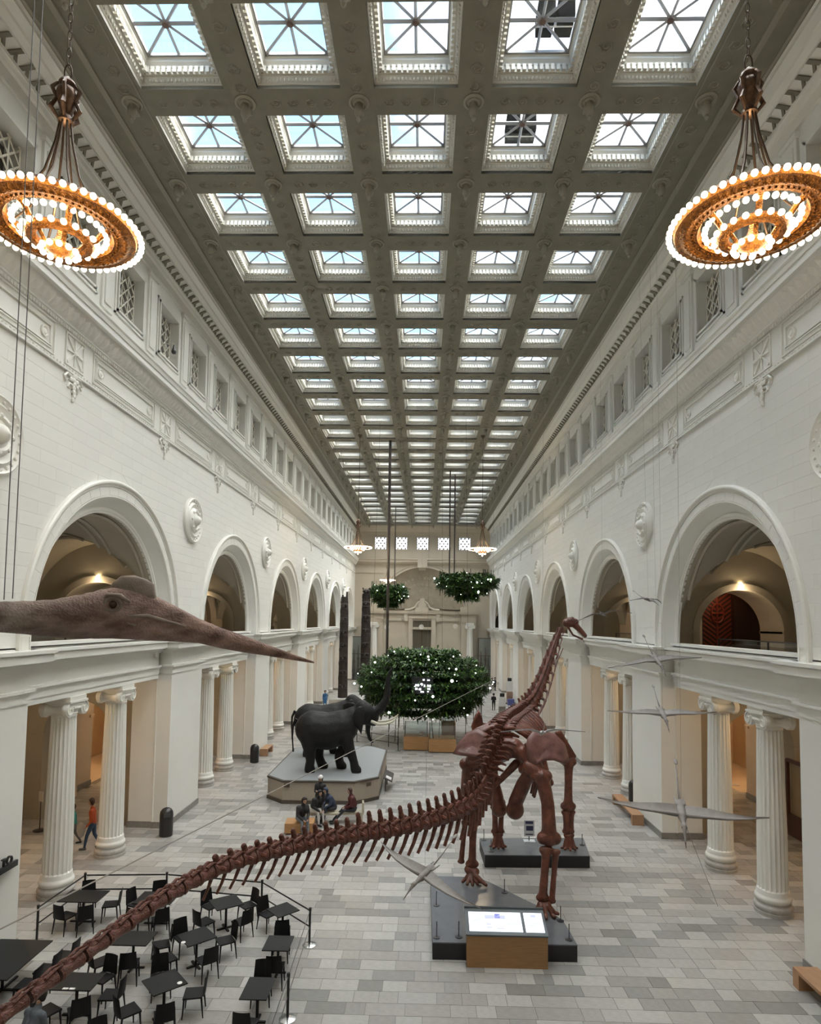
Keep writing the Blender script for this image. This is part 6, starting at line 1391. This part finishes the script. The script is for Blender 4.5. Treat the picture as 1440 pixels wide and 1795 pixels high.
    MB().tube([(Hd.x - .022, Hd.y - .077, Hd.z - .048), (Hd.x, Hd.y - .083, Hd.z - .05), (Hd.x + .022, Hd.y - .077, Hd.z - .048)], .004, 5).build('mouth', mat('lips_' + nm_, (.25, .09, .07), .5), t)
    return t
person((-4.25, 28.8, 0), D(-10), 'person standing behind the bench in a long black coat and white knit hat', 'phone', (.012, .012, .014), (.02, .02, .025), (.02, .015, .01), hat=(.75, .74, .72), longcoat=True, bulk=1.3, scale=1.05)
person((-4.4, 27.9, 0), D(50), 'person in black jacket and white trousers on the left end of the pale bench', 'sitlean', (.012, .012, .013), (.62, .60, .58), (.012, .01, .01), bulk=1.4, scale=1.08)
person((-2.62, 28.15, 0), D(-75), 'person in dark red coat and dark trousers sitting at the right of the pale bench', 'sitstretch', (.085, .015, .014), (.02, .022, .028), (.05, .02, .015), bulk=1.5, scale=1.08)
person((-3.55, 28.3, 0), D(-55), 'person in navy hooded coat sitting beside the one in dark red', 'sitlean', (.03, .045, .085), (.025, .03, .04), (.03, .045, .085), bulk=1.35, scale=1.08)
person((-4.75, 26.7, 0), D(35), 'person with dark curly hair and gray jeans sitting on the orange block bench', 'sitlean', (.02, .018, .018), (.16, .19, .22), (.02, .012, .01), bulk=1.45, scale=1.1)
person((-12.35, 24.3, 0), D(-75), 'person in orange shirt and blue jeans walking in the left aisle', 'walk', (.42, .07, .015), (.03, .07, .14), (.04, .02, .012), shoe=(.12, .12, .13), scale=1.1)
t = person((-13.3, 24.7, 0), D(-60), 'person in teal top with a pale bag half hidden by the left column', 'walk', (.03, .24, .19), (.12, .11, .10), (.05, .03, .02), scale=.9)
b = MB(); b.ball((-12.75, 24.2, .75), (.16, .10, .30), 12, 8); o = b.build('bag', mat('bag_pale', (.38, .36, .33), .7), None, smooth='all'); o['label'] = 'pale gray bag carried low between the orange and teal visitors'; o['category'] = 'bag'
person((-7.35, 12.55, 0), D(165), 'person with dark hair and gray jacket sitting at the bottom left', 'sitlean', (.09, .105, .12), (.02, .02, .022), (.018, .012, .01), bulk=1.3)
chair(-7.35, 12.5, -7.2, 13.4, 'black cafe chair under the person at the bottom left')
person((14.6, 25.1, 0), D(60), 'child in white shirt and black trousers behind the near right column', 'child', (.55, .50, .46), (.01, .01, .014), (.01, .008, .008), skin=(.16, .09, .06), scale=.88, shoe=(.5, .48, .45))
person((-9.75, 64.4, 0), D(20), 'distant person in bright blue coat at the left near the platform', 'stand', (.03, .13, .30), (.03, .10, .22), (.03, .02, .02), longcoat=True)
person((7.6, 64.2, 0), D(170), 'lone distant person in black near the barrier at the right', 'phone', (.012, .012, .014), (.01, .01, .012), (.015, .01, .01))
person((8.85, 79.8, 0), D(0), 'distant person in white top with dark trousers at the far right', 'stand', (.62, .61, .58), (.02, .02, .02), (.05, .04, .03))
for i, (x, y) in enumerate(((8.95, 82.6), (9.4, 82.1), (9.85, 82.9))):
    person((x, y, 0), D(-90 + 80 * i), 'person in black, %s of the dark group at far right' % ('left', 'middle', 'right')[i], 'stand', (.012, .012, .014), (.01, .01, .012), (.02, .015, .01), longcoat=(i != 1))
